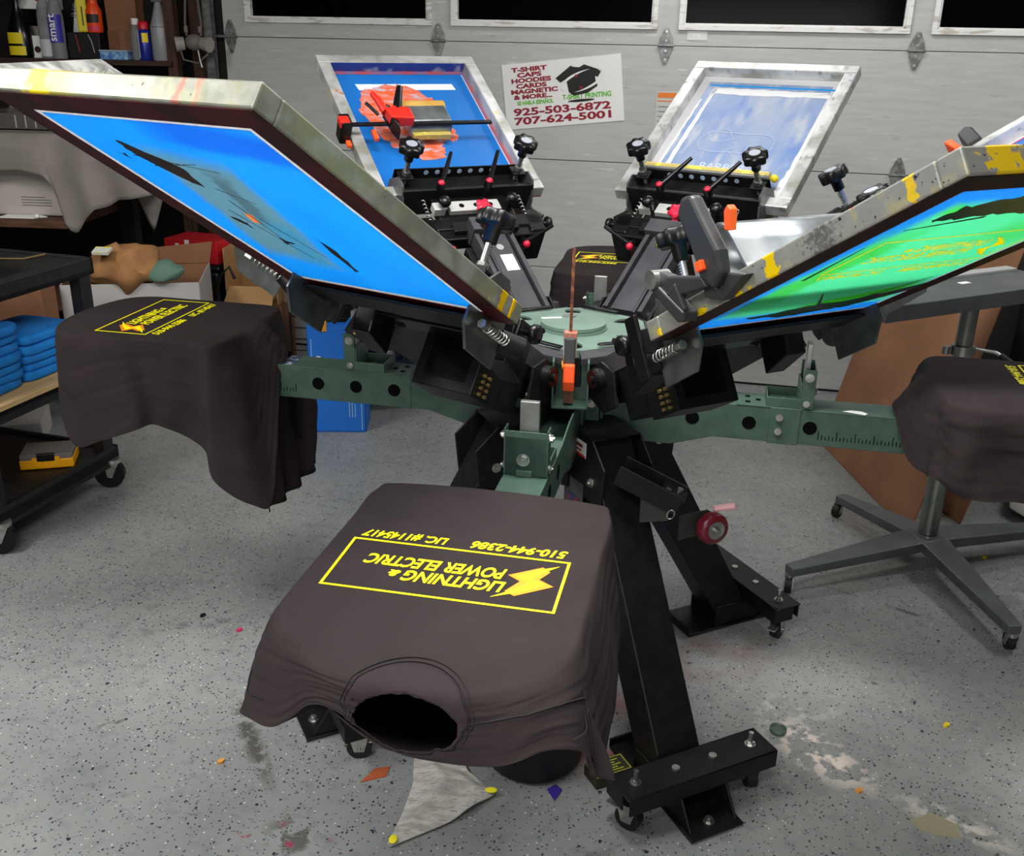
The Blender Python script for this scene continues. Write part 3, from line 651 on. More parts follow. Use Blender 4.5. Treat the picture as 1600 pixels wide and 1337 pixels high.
    m = MB(); m.lathe((-.125, 0, .088), (-.3, 0, 1), [(.008, -.004), (.021, 0), (.022, .010), (.012, .014)], 30, wob=lambda q: 1 + .14 * math.cos(5 * q)); m.cyl((-.128, 0, .088), (-.165, 0, .055), .009, 14); part(m, 'red_star_knob', REDP)
    for q_ in (-.10, .055): part(MB().bb((-.185, q_, .045), (-.15, q_ + .045, .062)), 'slide_block', pm('satin_black_metal', '#2b2c2f', .25, .6), .002)
    return a
proto = print_arm(); first = True
PA = {}
for k in ('NL', 'NR', 'BL', 'BR', 'FR', 'FL'):
    if first: proto.matrix_world = fmat(k); proto.parent = press; first = False; PA[k] = proto
    else:
        c = dup(proto, None); c.matrix_world = fmat(k); c.parent = press; PA[k] = c
MB().bb((-.36, -.026, .0745), (-.30, .012, .0752)).build('arm_sticker', WHT, PA['BL']); MB().cyl((-.27, 0, .0745), (-.27, 0, .0755), .011, 20).build('arm_hole', pm('grey_hole', '#8b8b8d', .5), PA['BL'])
s_ = MB().cyl((-.245, -.002, .0745), (-.245, -.002, .0752), .017, 24).build('round_sticker', pm('dark_sticker', '#33310f', .5), PA['BR'])
MB().bb((-.250, -.014, .0752), (-.240, .010, .0757)).build('round_sticker_mark', pm('sticker_yellow', '#d8c81a', .5), PA['BR'])
g = MB().bb((-.335, -.088, -.005), (-.265, -.0855, .062)).build('instruction_sticker', WHT, PA['NR']); MB().bb((-.312, -.0886, .012), (-.286, -.088, .042)).build('sticker_drawing', pm('grey_print', '#777777', .6), PA['NR'])

MB().bb((-.045, -.268, -.06), (-.012, -.259, .055)).build('end_stop', BLKG, PA['NR'], bev=.002); MB().bb((-.040, -.262, -.012), (-.030, -.20, .03)).build('end_stop_arm', BLK, PA['NR'])
# ================================================================== SCREENS
def frame_mat(name, base, blots, patch=None): return pm(name, base, .42, .5, '#97988f', 20, .4, .62, bump=.3, bscale=60, blot=blots, patch=patch)
FMN = frame_mat('stained_alu_frame', '#7b7c70', [('#87896e', 22, .5, .62), ('#f0d400', 22, .70, .72), ('#3f413b', 110, .68, .72)], [(.69, -.115, .05, .085, 0, 26, .09, .9, '#b9a92a', .75), (.69, -.15, .03, .03, 0, 40, .06, .4, '#f2d800', 1), (.69, .135, .04, .008, 0, 40, .03, .6, '#b4584c', .8), (.69, .165, .04, .006, 0, 40, .02, .6, '#b9705c', .7), (.07, .264, .012, .02, 0, 60, .02, .3, '#e9b800', 1), (.035, .264, .006, .02, 0, 60, .02, .3, '#e9b800', 1)])
FMR = frame_mat('stained_grey_frame', '#8f908c', [('#a5a182', 30, .55, .66), ('#f5cf00', 24, .64, .66), ('#2e2e30', 140, .64, .68), ('#c22f3e', 40, .71, .73), ('#3f6f9a', 30, .70, .73)], [(.68, -.19, .06, .030, 0, 70, .12, .25, '#f5cf00', .95), (.335, -.255, .012, .06, 0, 80, .055, .3, '#f5cf00', 1), (.255, -.255, .008, .06, 0, 90, .05, .3, '#f5cf00', 1), (.44, -.255, .03, .06, 0, 150, .14, .9, '#3a3a3a', .7), (.60, -.255, .006, .06, 0, 90, .05, .4, '#f0c800', .9)])
FMW = frame_mat('white_hazed_frame', '#b4b6b7', [('#cfd0d0', 10, .45, .6), ('#8f9192', 30, .6, .68)])
FMB = frame_mat('pale_alu_frame_orange_spots', '#b3b3b1', [('#cccccb', 10, .45, .6), ('#e9c420', 20, .68, .70), ('#d98a50', 16, .70, .73)])
MAROON = pm('dried_maroon_ink', '#4c0f1a', .5, 0, '#300c10', 14, .45, .6, blot=[('#6a5a14', 8, .72, .76)], spec=.2)
MAROON2 = pm('dried_brown_ink', '#2f1210', .5, 0, '#1c0b0a', 14, .45, .6, spec=.2)
MESHW = pm('white_screen_mesh', '#d8d8da', .6, trl=.4)
def emul(name, c, c2=None, blot=None, rough=.35, trl=.5, patch=None): return pm(name, c, rough, 0, c2, 3, .35, .65, blot=blot, spec=.4, stretch=(1, 3, 1), trl=trl, patch=patch)
BLUE = emul('blue_emulsion', '#1190dc', '#0a7fd4'); 
def ring(W_, L_, n0, n1, s0, s1, w0):
    """rectangular ring made of four bars"""
    mb = MB(); h = W_ / 2
    mb.bb((0, -h, n0), (s0, h, n1)); mb.bb((L_ - s1, -h, n0), (L_, h, n1)); mb.bb((s0, -h, n0), (L_ - s1, -h + w0, n1)); mb.bb((s0, h - w0, n0), (L_ - s1, h, n1)); return mb
def screen(k, label, fm, tape, em, bar=.038, border=.008, group=None):
    W_, L_ = SCR[k][5:7]; T_ = .036; h = W_ / 2
    o = thing('printing_screen', label, 'printing screen', fmat(k), group)
    ring(W_, L_, .0006, T_, bar, bar, bar).build('frame', fm, o, bev=.003)
    if tape: ring(W_ - .004, L_ - .004, -.0004, .0006, bar + .006, bar + .006, bar + .006).build('ink_stained_underside', tape, o)
    b = bar + border; lo = .0004 if tape else .0011; b2 = b + .006 if tape else b
    mr = MB(); mr.bb((bar - .005, -h + bar - .005, .0012), (b2, h - bar + .005, .0017)); mr.bb((L_ - b2, -h + bar - .005, .0012), (L_ - bar + .005, h - bar + .005, .0017))
    mr.bb((b2, -h + bar - .005, .0012), (L_ - b2, -h + b2, .0017)); mr.bb((b2, h - b2, .0012), (L_ - b2, h - bar + .005, .0017)); mr.build('mesh', MESHW, o)
    MB().bb((b2, -h + b2, lo), (L_ - b2, h - b2, .0023)).build('emulsion', em, o)
    return o
def poly_print(mb, pts, n): mb.prism(pts, (0, 0, n), (1, 0, 0), (0, 1, 0), (0, 0, .0002))
EMN = emul('blue_emulsion_left', '#109af0', '#0d8eea', trl=.52, patch=[(.60, .12, .05, .16, .2, 9, .05, .5, '#0a5fdc', .8), (.35, -.06, .215, .085, .22, 14, .03, .25, '#5f8a94', .9), (.40, -.03, .12, .02, .3, 30, .05, .5, '#3f5a62', .7), (.24, -.05, .12, .035, .25, 25, .05, .5, '#2f8cb8', .7), (.335, -.07, .022, .008, .3, 60, .01, .3, '#e07a3c', 1)])
sNL = screen('NL', 'large screen with blue emulsion and dark ghost stain, raised at front left', FMN, MAROON, EMN, border=.013)
# ghost image left in the mesh: grey brown wash with dark streaks
W_, L_ = SCR['NL'][5:7]
def blob(pts, jit=.006, seg=6, seed=1):
    random.seed(seed); out = []; n = len(pts)
    for i in range(n):
        a, b = pts[i], pts[(i + 1) % n]
        for j in range(seg):
            t = j / seg; out.append((a[0] + (b[0] - a[0]) * t + random.uniform(-jit, jit), a[1] + (b[1] - a[1]) * t + random.uniform(-jit, jit)))
    return out
GH = pm('ghost_ink_wash', '#5a8c96', .4, 0, '#6a8488', 22, .4, .6, stretch=(1, 5, 1), blot=[('#2f9fd8', 7, .5, .62)], trl=.6)
mb = MB(); poly_print(mb, blob([(.555, -.165), (.50, -.02), (.36, .045), (.16, -.01), (.20, -.10), (.40, -.165)], .005), .0001); 
mb = MB(); poly_print(mb, blob([(.575, -.125), (.57, -.115), (.50, -.055), (.44, -.075), (.455, -.09), (.53, -.13)], .003, 5, 3), -.0001)
poly_print(mb, blob([(.535, -.165), (.53, -.15), (.515, -.155)], .003, 4, 4), -.0001); poly_print(mb, blob([(.33, -.128), (.31, -.100), (.29, -.112)], .004, 4, 5), -.0001); poly_print(mb, blob([(.26, -.075), (.245, -.055), (.235, -.08)], .004, 4, 6), -.0001); poly_print(mb, blob([(.29, .03), (.24, .035), (.15, .015), (.14, .005), (.23, .018)], .003, 4, 7), -.0001)
for (a, b) in (((.50, -.12), (.52, -.01)), ((.53, -.135), (.50, .02)), ((.36, -.10), (.18, -.06)), ((.34, -.05), (.2, -.02)), ((.44, -.05), (.40, .0)), ((.40, -.06), (.24, -.07))):
    d = Vector((b[0] - a[0], b[1] - a[1])).normalized() * .0012; poly_print(mb, [(a[0] - d.y, a[1] + d.x), (a[0] + d.y, a[1] - d.x), (b[0] + d.y * .5, b[1] - d.x * .5), (b[0] - d.y * .5, b[1] + d.x * .5)], -.0001)
mb.build('dark_ink_streak', pm('dark_red_ink_streak', '#2a1216', .4), sNL)
GREENB = emul('green_wash_emulsion', '#1b94ee', '#1a86e8', trl=.52, patch=[(.34, .015, .255, .205, .03, 10, .03, .12, '#52dca0', 1), (.33, -.15, .20, .045, .0, 12, .05, .6, '#3fc84c', .9), (.15, .08, .022, .14, -.35, 16, .03, .5, '#43d020', 1), (.56, -.09, .018, .09, .1, 18, .04, .5, '#43d020', .9), (.45, .12, .06, .1, .3, 8, .08, .7, '#3fcc5a', .7)])
sNR = screen('NR', 'large screen smeared green over blue emulsion, raised at front right', FMR, MAROON2, GREENB)
MINT = pm('mint_ink_wash', '#4be09c', .35, 0, '#3fd273', 5, .35, .6, stretch=(1, 3, 1), blot=[('#45d23a', 6, .6, .7)], trl=.6)
DKG = pm('dark_green_ink', '#163430', .3, 0, '#1d4a3a', 9); LGR = pm('lime_ink', '#46d81c', .35, trl=.6); YELT = pm('yellow_open_mesh', '#fbf400', .5, trl=.35)
mb = MB(); poly_print(mb, blob([(.10, -.195), (.56, -.185), (.60, -.12), (.575, .22), (.22, .225), (.09, .16), (.075, -.05)], .004, 9, 21), .0001); 
mb = MB()
poly_print(mb, blob([(.575, -.14), (.60, -.05), (.60, .20), (.55, .215), (.525, .10), (.535, -.05), (.53, -.15)], .006, 9, 22), -.0001)
mb.build('dark_green_smear', DKG, sNR); mb = MB()
poly_print(mb, blob([(.085, -.12), (.12, -.02), (.135, .10), (.20, .225), (.16, .225), (.085, .12), (.065, .0)], .006, 9, 23), -.0001)
for (a, b) in (((.20, -.04), (.12, .02)), ((.23, .18), (.13, .10)), ((.50, -.17), (.53, -.05)), ((.44, -.18), (.30, -.17))):
    d = Vector((b[0] - a[0], b[1] - a[1])).normalized() * .004; poly_print(mb, [(a[0] - d.y * .3, a[1] + d.x * .3), (a[0] + d.y * .3, a[1] - d.x * .3), (b[0] + d.y, b[1] - d.x), (b[0] - d.y, b[1] + d.x)], -.0001)
mb.build('dark_green_smear', DKG, sNR)
mb = MB(); poly_print(mb, blob([(.13, -.01), (.145, .1), (.20, .215), (.175, .21), (.125, .12)], .004, 8, 24), -.0002); poly_print(mb, blob([(.545, -.15), (.575, -.08), (.565, .0), (.53, -.06)], .006, 6, 25), -.0002); 

# art shared by the shirts and the green screen: x to the reader's right, y up, origin at box centre
def art(thick, ws=1, big=True):
    mes = []; hw, hh = .1685, .072; t = .0042
    mb = MB(); mb.bb((-hw, -hh, 0), (hw, -hh + t, thick)); mb.bb((-hw, hh - t, 0), (hw, hh, thick)); mb.bb((-hw, -hh + t, 0), (-hw + t, hh - t, thick)); mb.bb((hw - t, -hh + t, 0), (hw, hh - t, thick)); mes.append(mb_mesh(mb))
    def tx(body, size, x, y, width, height, shear=.25, bold=.0012):
        me = text_me(body, size, Matrix.Identity(4), shear=shear, bold=bold, ext=thick / 2)
        xs_ = [v.co.x for v in me.vertices]; ys_ = [v.co.y for v in me.vertices]
        me.transform(Matrix.Translation((x, y, thick / 2)) @ Matrix.Diagonal((width / (max(xs_) - min(xs_)), height / (max(ys_) - min(ys_)), 1, 1)) @ Matrix.Translation((-min(xs_), -min(ys_), 0)))
        mes.append(me)
    tx('LIGHTNING', .045, -.088, .006, .150, .030); tx('&', .03, .066, .010, .018, .018)
    tx('POWER ELECTRIC', .045, -.082, -.030, .212, .030)
    tx('510-944-2386', .04, -.160, -.104, .148, .024); tx('LIC. #1145417', .04, .025, -.104, .136, .024)
    return mes
BO_Y = [(-.155, -.056), (-.127, -.039), (-.098, -.013), (-.119, -.003), (-.104, .022), (-.074, .050), (-.110, .029), (-.143, .000), (-.121, -.010), (-.134, -.032)]
BO_O = [(-.131, -.048), (-.086, -.015), (-.106, -.001), (-.090, .030), (-.106, .040), (-.155, .003), (-.132, -.012), (-.144, -.036)]
def bolt_mb(thick, P): return MB().prism(P, (0, 0, 0), (1, 0, 0), (0, 1, 0), (0, 0, thick))
ART = join_meshes('a', art(.0004), YEL, None).data
BM = bolt_mb(.0003, BO_O); BOY = bolt_mb(.0006, BO_Y)
for o in [o for o in COL.objects if o.name == 'a']: bpy.data.objects.remove(o)
def inst(name, me, mat, parent, M):
    me = me.copy(); me.transform(M); me.materials.clear(); me.materials.append(mat); me.name = name
    o = bpy.data.objects.new(name, me); COL.objects.link(o); o.parent = parent; return o
# on the screen the art sits on the underside (s along, l lateral)
AM = Matrix(((0, 1, 0, .385), (-1, 0, 0, .02), (0, 0, 1, .0004), (0, 0, 0, 1))) @ Matrix.Diagonal((1.03, .95, 1, 1))

art_o = inst('open_mesh_artwork', ART, YELT, sNR, AM); inst('bolt_artwork', mb_mesh(BOY), YELT, sNR, AM)
em_o = [c for c in COL.objects if c.parent == sNR and c.name.startswith('emulsion')][0]
def cut_openings(base, meshes):
    bm = bmesh.new()
    for me_ in meshes: bm.from_mesh(me_)
    zm = sum(v.co.z for v in bm.verts) / len(bm.verts)
    for v in bm.verts: v.co.z = .010 if v.co.z > zm else -.010
    cm_ = bpy.data.meshes.new('c'); bm.to_mesh(cm_); bm.free(); co = bpy.data.objects.new('c', cm_); COL.objects.link(co); co.matrix_world = fmat('NR')
    md = base.modifiers.new('b', 'BOOLEAN'); md.operation = 'DIFFERENCE'; md.solver = 'EXACT'; md.use_self = True; md.object = co
    dg_ = bpy.context.evaluated_depsgraph_get(); dg_.update(); nm_ = bpy.data.meshes.new_from_object(base.evaluated_get(dg_))
    base.modifiers.remove(md); bpy.data.objects.remove(co)
    if len(nm_.polygons) > 50: base.data = nm_
    print('CUT', len(nm_.polygons))
mm = []
for c in COL.objects:
    if c.parent == sNR and c.name.startswith(('open_mesh_artwork', 'bolt_artwork')): mm.append(c.data)
bpy.context.view_layer.update(); cut_openings(em_o, mm)

EMB = emul('blue_emulsion_back', '#1f74c8', '#2379cc', trl=.3)
sBL = screen('BL', 'screen with blue emulsion, orange ink and a clamp, raised at back left', FMB, pm('red_tape', '#8a1f2c', .5), EMB)
h = SCR['BL'][5] / 2; Lb = SCR['BL'][6]
MB().bb((Lb - .0395, -h + .04, .004), (Lb - .038, h - .04, .034)).build('ink_stained_wall', pm('navy_ink_wall', '#23357e', .4, col2='#b9bcc6', scale=9, lo=.55, hi=.7), sBL)
MB().bb((Lb - .055, -h + .04, .0024), (Lb - .038, h - .04, .0034)).bb((.05, -h + .038, .0024), (Lb - .04, -h + .048, .0034)).bb((.05, h - .048, .0024), (Lb - .04, h - .038, .0034)).build('red_tape_edge', pm('dull_red_tape', '#9a4450', .5, col2='#6a5a80', scale=20), sBL)
mb = MB(); poly_print(mb, [(Lb - .105, .165), (Lb - .105, -.165), (Lb - .135, -.170), (Lb - .135, .160)], .0028); mb.build('white_tape_strip', pm('white_tape', '#dfe3ea', .5), sBL)
OW = pm('orange_ink_smear', '#d8582c', .4, 0, '#c07a6e', 22, .42, .6, stretch=(3, 1, 1), blot=[('#a8a6b6', 16, .56, .64)])
mb = MB(); poly_print(mb, blob([(Lb - .13, .155), (Lb - .105, .06), (Lb - .11, .0), (Lb - .18, -.075), (.36, -.09), (.27, -.09), (.26, -.03), (.22, -.03), (.18, .0), (.19, .06), (.24, .13), (.33, .165), (.42, .185)], .009, 6, 31), .003); mb.build('orange_smear', OW, sBL)
EMC = emul('pale_washed_emulsion', '#7c97c4', '#9fabc2', blot=[('#b9bec9', 9, .5, .68), ('#6789c4', 5, .6, .75)], trl=.3)
sBR = screen('BR', 'reclaimed screen of pale blue emulsion in a white frame, raised at back right', FMW, None, EMC, border=.028)
h = SCR['BR'][5] / 2; Lb = SCR['BR'][6]
MB().bb((Lb - .088, -h + .045, .0024), (Lb - .080, h - .075, .0028)).build('blue_tape_line', pm('blue_tape', '#1287d2', .5), sBR)
WASH = pm('white_haze_residue', '#cfcfd1', .6)
mb = MB(); poly_print(mb, blob([(Lb - .13, h - .09), (Lb - .095, h - .10), (Lb - .10, -h + .07), (Lb - .125, -h + .05)], .004, 14, 41), .0026); poly_print(mb, blob([(.1, h - .10), (Lb - .10, h - .105), (Lb - .10, h - .092), (.1, h - .085)], .002, 20, 42), .0026); poly_print(mb, blob([(.05, -h + .05), (.2, -h + .052), (Lb - .11, -h + .048), (Lb - .11, -h + .058), (.2, -h + .066), (.05, -h + .085)], .003, 12, 43), .0026); poly_print(mb, blob([(.1, h - .070), (Lb - .16, h - .075), (Lb - .16, h - .068), (.1, h - .062)], .0015, 20, 44), .0026)
mb.build('white_residue', WASH, sBR)
GHO = pm('faint_ghost_print', '#a9b6cc', .6)
gt = text('ghost_lettering', 'BARBER', .042, Matrix(((0, 1, 0, .17), (-1, 0, 0, .075), (0, 0, 1, .0027), (0, 0, 0, 1))), GHO, sBR, ext=.0001, bold=.0005)
mb = MB(); mb.tube([(.30 + .055 * math.sin(t) + .01 * math.sin(3 * t), .0 + .12 * math.cos(t), .0028) for t in [i * 2 * PI / 60 for i in range(60)]], .0013, 5, closed=True); mb.tube([(.33 + .03 * math.sin(t), .06 + .04 * math.cos(t) * (1 + .2 * math.sin(4 * t)), .0028) for t in [i * 2 * PI / 40 for i in range(40)]], .0012, 5, closed=True); mb.tube([(.32 - .0022 * i, .0 + .012 * math.sin(i * .3), .0028) for i in range(40)], .0012, 5); mb.build('ghost_outline', pm('ghost_line_white', '#a3b2cc', .6), sBR)
sFR = screen('FR', 'screen at far right behind the green one, blue emulsion just in view', FMW, None, EMB, border=.02)
h = SCR['FR'][5] / 2; Lf = SCR['FR'][6]
MB().bb((.05, h - .062, .0024), (Lf - .04, h - .055, .003)).build('red_tape_edge', pm('thin_red_tape', '#c0304a', .5), sFR)
sFL = screen('FL', 'silver framed screen at far left behind the big blue one', frame_mat('silver_smeared_frame', '#d4d5d4', [('#e8e8e4', 14, .45, .6), ('#9da4ab', 24, .58, .68), ('#4f93bd', 9, .72, .74)]), None, pm('clear_yellowed_mesh', '#dedfc9', .6, col2='#e6e6e0', scale=8), border=.01)

# ================================================================== T-SHIRTS
def shirt(k, label, cols, N=180, rings=22, fold=.006, seed=0, panel=None, ztop=.9025, neck=None, extra=None):
    """cols: closed list of (r,l top edge, r,l,z hem, fold amplitude)"""
    M = polm(AL + k * PI / 2)
    o = None; n = len(cols); P = []
    cx = sum(c[0] for c in cols) / n; cy = sum(c[1] for c in cols) / n
    random.seed(seed)
    for i in range(N):
        c = cr(cols, i * n / N); T = Vector((c[0], c[1], ztop)); H = Vector(c[2:5]); amp = c[5]
        outd = Vector((H.x - T.x, H.y - T.y, 0)); base = Vector((T.x - 1.13, T.y, 0)); nrm = Vector((0, 0, 0))
        j = cr(cols, (i + .5) * n / N); g = cr(cols, (i - .5) * n / N); tv = Vector((j[0] - g[0], j[1] - g[1], 0)); nrm = Vector((tv.y, -tv.x, 0))
        if nrm.length < 1e-6: nrm = base
        nrm.normalize()
        if nrm.dot(base) < 0: nrm = -nrm
        row = []
        for q in (0.0, .3, .55, .75, .9, .97):   # flat top
            p = Vector((1.13, 0, ztop)).lerp(T, q); row.append((p.x, p.y, ztop))
        drop = ztop - H.z
        for q in range(rings + 1):
            t = q / rings
            if drop > 0:
                e = min(1, t * 3.0)
                # quick rounded shoulder then hang
                zz = ztop - drop * (t ** 1.15)
                k_out = t ** .7
            p = Vector((T.x + (H.x - T.x) * k_out, T.y + (H.y - T.y) * k_out, zz))
            sN = Vector((p.x * 9 + seed, p.y * 9, p.z * 5))
            f = amp * (t ** .8) * (.35 * math.sin(i * 2 * PI / N * 11 + seed + 2 * math.sin(t * 2)) + 2.2 * noise.noise(sN * .9) + .9 * noise.noise(sN * 2.2))
            # diagonal creases
            f += .0035 * min(1, t * 4) * noise.noise(Vector((i * .05, t * 16 + i * .06, seed)))
            p += nrm * (f + .0025 * min(1, t * 6))
            row.append(tuple(p))
        P.append(row)
    mb = MB(); mb.grid(P, closed_u=True)
    if neck:
        # open the neck: drop faces whose centre lies in the neck ellipse
        keepf = []; 
        for f in mb.f:
            c = sum((mb.v[i] for i in f), Vector()) / len(f)
            if not neck(c): keepf.append(f)
        mb.f = keepf; mb.sm = [True] * len(keepf)
    o = mb.build('t_shirt', SHIRT, None, M=M, weld=True, sub=1)
    tag(o, label, 't-shirt', 'dark brown printed t-shirts on the press pallets')
    if panel:
        P = []; (l0, l1, r_, z0, zf, am) = panel
        for i in range(40):
            l = l0 + (l1 - l0) * i / 39; rr = r_(l) if callable(r_) else r_
            row = [(rr + am * math.sin(l * 60 + q * .3) * q / 12 + .004 * noise.noise(Vector((l * 20, q * .5, seed))), l, z0 + (zf(l) - z0) * q / 12) for q in range(13)]; P.append(row)
        MB().grid(P).build('back_panel', SHIRT, o, solid=.0015)
    TMx = Matrix(((0, 1, 0, 1.142), (-1, 0, 0, -.0045), (0, 0, 1, ztop + .0006), (0, 0, 0, 1)))
    inst('chest_print', ART, YEL, o, TMx); b = inst('bolt_print', mb_mesh(BM), ORI, o, TMx); inst('bolt_highlight', mb_mesh(BOY), YEL, o, TMx)
    return o
# columns go from the hub-left corner outwards along -l, round the tip and back along +l
FR_ = [(.860, -.150, .842, -.150, .870, .002), (.895, -.2, .900, -.212, .74, .004), (1.0, -.202, 1.0, -.222, .66, .006), (1.10, -.203, 1.085, -.245, .60, .006), (1.20, -.203, 1.185, -.262, .625, .006), (1.275, -.2, 1.245, -.270, .70, .006),
       (1.31, -.185, 1.340, -.232, .765, .004), (1.345, -.150, 1.400, -.165, .80, .005), (1.385, -.11, 1.418, -.105, .858, .003), (1.405, -.07, 1.424, -.065, .862, .001), (1.412, -.02, 1.432, -.01, .832, .001), (1.413, .03, 1.436, .03, .822, .001), (1.411, .08, 1.436, .082, .822, .001),
       (1.398, .12, 1.432, .128, .826, .003), (1.365, .160, 1.420, .185, .842, .005), (1.325, .188, 1.385, .228, .825, .006), (1.28, .202, 1.300, .245, .735, .006), (1.22, .203, 1.245, .240, .70, .006), (1.14, .203, 1.13, .245, .70, .006), (1.04, .203, 1.03, .232, .72, .006), (.895, .2, .90, .215, .74, .005), (.860, .150, .842, .150, .870, .002)]
def neckf(c): return ((c.y - .022) / .066) ** 2 + ((c.z - .862) / .034) ** 2 < 1 and c.x > 1.38
s0 = shirt(0, 'dark brown printed t-shirt on the nearest pallet, neck opening toward the viewer', FR_, seed=2, neck=neckf, N=260, rings=30)
from mathutils.bvhtree import BVHTree
dg = bpy.context.evaluated_depsgraph_get(); bvh = BVHTree.FromObject(s0, dg)
def snap(p, off=.0012):
    loc, nrm_, i, d = bvh.find_nearest(Vector(p))
    if nrm_.z < -.2 or nrm_.dot(Vector((loc.x - 1.1, loc.y, .25))) < 0: nrm_ = -nrm_
    return loc + nrm_ * off
# underside of the shirt: back panel running back below the board, dark inside the neck
P = []
for i in range(30):
    l = -.215 + .44 * i / 29; row = []
    for q in range(12):
        r = 1.437 - 2.6 * (l - .01) ** 2 - q * .04
        row.append((r, l, .825 + .036 * min(1, max(0, -l / .09)) - .16 * (1 - math.exp(-q * .28)) + .006 * noise.noise(Vector((l * 9, q * .4, 3)))))
    P.append(row)
MB().grid(P).build('back_panel', SHIRT, s0, solid=.0015)
# ribbed collar band lying on the shirt around the neck opening
P = []
for i in range(90):
    a = 2 * PI * i / 90; row = []
    up = max(0, math.sin(a))
    for q in range(7):
        wd_ = q / 6 * (.008 + .026 * up ** .6)
        y = .022 + (.064 + wd_ * .8) * math.cos(a); z = .862 + (.032 + wd_) * math.sin(a)
        row.append(tuple(snap((1.425 - max(0, z - .895) * 1.8, y, min(z, .905)), .0016 + .0012 * math.sin(PI * q / 6))))
    P.append(row)
MB().grid(P, closed_u=True).build('collar', RIBM, s0, solid=.001)
mb = MB()
for off in (.0, .005):
    pts = []
    for i in range(80):
        a = -.35 + (PI + .7) * i / 79; up = max(0, math.sin(a)) ** .6; y = .022 + (.064 + (.009 + .027 * up) * .8 + off) * math.cos(a); z = .862 + (.032 + .009 + .027 * up + off) * math.sin(a)
        pts.append(tuple(snap((1.425 - max(0, z - .895) * 1.8, y, min(z, .905)), .0012)))
    mb.tube(pts, .0009, 5)
mb.build('collar_seam', pm('seam_thread', '#1d1819', .9), s0)
def seam(pl, n=30):
    pts = []
    for i in range(n):
        t = i / (n - 1) * (len(pl) - 1); k = min(int(t), len(pl) - 2); pts.append(tuple(snap(Vector(pl[k]).lerp(Vector(pl[k + 1]), t - k), .0010)))
    return pts
MB().tube(seam([(1.435, .10, .875), (1.42, .15, .885), (1.38, .20, .885), (1.32, .235, .86)]), .0011, 5).build('shoulder_seam', MATS['seam_thread'], s0)
MB().tube(seam([(1.32, .24, .87), (1.35, .24, .82), (1.37, .235, .78)]), .0011, 5).build('sleeve_seam', MATS['seam_thread'], s0)
MB().tube(seam([(1.20, -.26, .78), (1.28, -.26, .79), (1.34, -.24, .80), (1.38, -.20, .82)]), .0011, 5).build('sleeve_seam', MATS['seam_thread'], s0)
# right sleeve: a narrow folded flap hanging from the shoulder corner
P = []
for i in range(14):
    u = i / 13; row = []
    for q in range(16):
        t = q / 15
        a = Vector((1.395 - .07 * u, .212 + .028 * u, .845)); b = Vector((1.365 - .02 * u, .246 + .014 * u, .775 - .022 * u))
        row.append(tuple(a.lerp(b, t) + Vector((0, .010 * math.sin(u * 5 + t * 3), 0))))
    P.append(row)
MB().grid(P).build('sleeve', SHIRT, s0, solid=.0015, sub=1)

LF = [(.856, -.165, .835, -.20, .44, .012), (.895, -.2, .87, -.26, .40, .010), (1.0, -.203, 1.0, -.23, .55, .008), (1.15, -.203, 1.15, -.23, .60, .008), (1.26, -.202, 1.28, -.22, .65, .006), (1.33, -.15, 1.36, -.16, .72, .006), (1.36, 0, 1.39, .0, .74, .004), (1.34, .13, 1.36, .15, .71, .006),
      (1.290, .200, 1.262, .245, .615, .004), (1.23, .202, 1.17, .255, .640, .004), (1.15, .203, 1.075, .245, .675, .004), (1.07, .203, 1.045, .212, .680, .010), (.99, .203, .985, .212, .660, .010), (.91, .203, .905, .222, .625, .008), (.875, .198, .862, .262, .560, .006), (.856, .165, .80, .20, .475, .008), (.852, .10, .78, .115, .46, .006), (.852, .06, .765, .052, .76, .002), (.852, .02, .758, .02, .818, .001), (.852, -.03, .765, -.03, .818, .001), (.852, -.075, .77, -.08, .62, .006)]
shirt(3, 'dark brown printed t-shirt on the left pallet, body draped low beside the green arm', LF, seed=5, N=240, rings=30, panel=(-.25, .12, lambda l: .80, .716, lambda l: .40 - .12 * (l + .0) * (-1 if l > 0 else .1), .012))
RT = [(.856, -.165, .85, -.20, .735, .012), (.895, -.2, .89, -.245, .715, .010), (1.0, -.203, 1.0, -.235, .71, .012), (1.15, -.203, 1.15, -.23, .70, .010), (1.26, -.202, 1.28, -.22, .70, .008), (1.33, -.15, 1.36, -.16, .72, .006), (1.36, 0, 1.39, .0, .74, .004), (1.34, .13, 1.36, .15, .71, .006),
      (1.290, .200, 1.30, .22, .70, .006), (1.15, .203, 1.15, .22, .70, .006), (1.0, .203, 1.0, .22, .70, .006), (.90, .2, .89, .22, .70, .006), (.860, .165, .83, .19, .735, .006), (.855, .09, .80, .10, .78, .004), (.855, .03, .775, .035, .818, .001), (.855, -.03, .775, -.05, .812, .002), (.856, -.08, .80, -.09, .735, .008), (.856, -.13, .83, -.16, .725, .010)]
shirt(1, 'dark brown printed t-shirt on the right pallet, cut by the photo edge', RT, seed=8, N=200, panel=(-.16, .16, lambda l: .90, .72, lambda l: .705, .002))
BK = [(.856, -.165, .85, -.17, .72, .006), (.895, -.2, .89, -.22, .71, .006), (1.1, -.203, 1.1, -.22, .70, .006), (1.28, -.202, 1.30, -.22, .70, .006), (1.36, -.1, 1.39, -.11, .72, .006), (1.36, .1, 1.39, .11, .72, .006), (1.28, .202, 1.30, .22, .70, .006), (1.1, .203, 1.1, .22, .70, .006), (.895, .2, .89, .212, .72, .006), (.856, .165, .85, .17, .72, .006), (.852, .08, .845, .08, .74, .006), (.852, .03, .80, .03, .818, .001), (.852, -.03, .80, -.03, .818, .001), (.852, -.08, .845, -.08, .74, .006)]
shirt(2, 'dark brown printed t-shirt on the far pallet behind the press head', BK, seed=11, N=160)

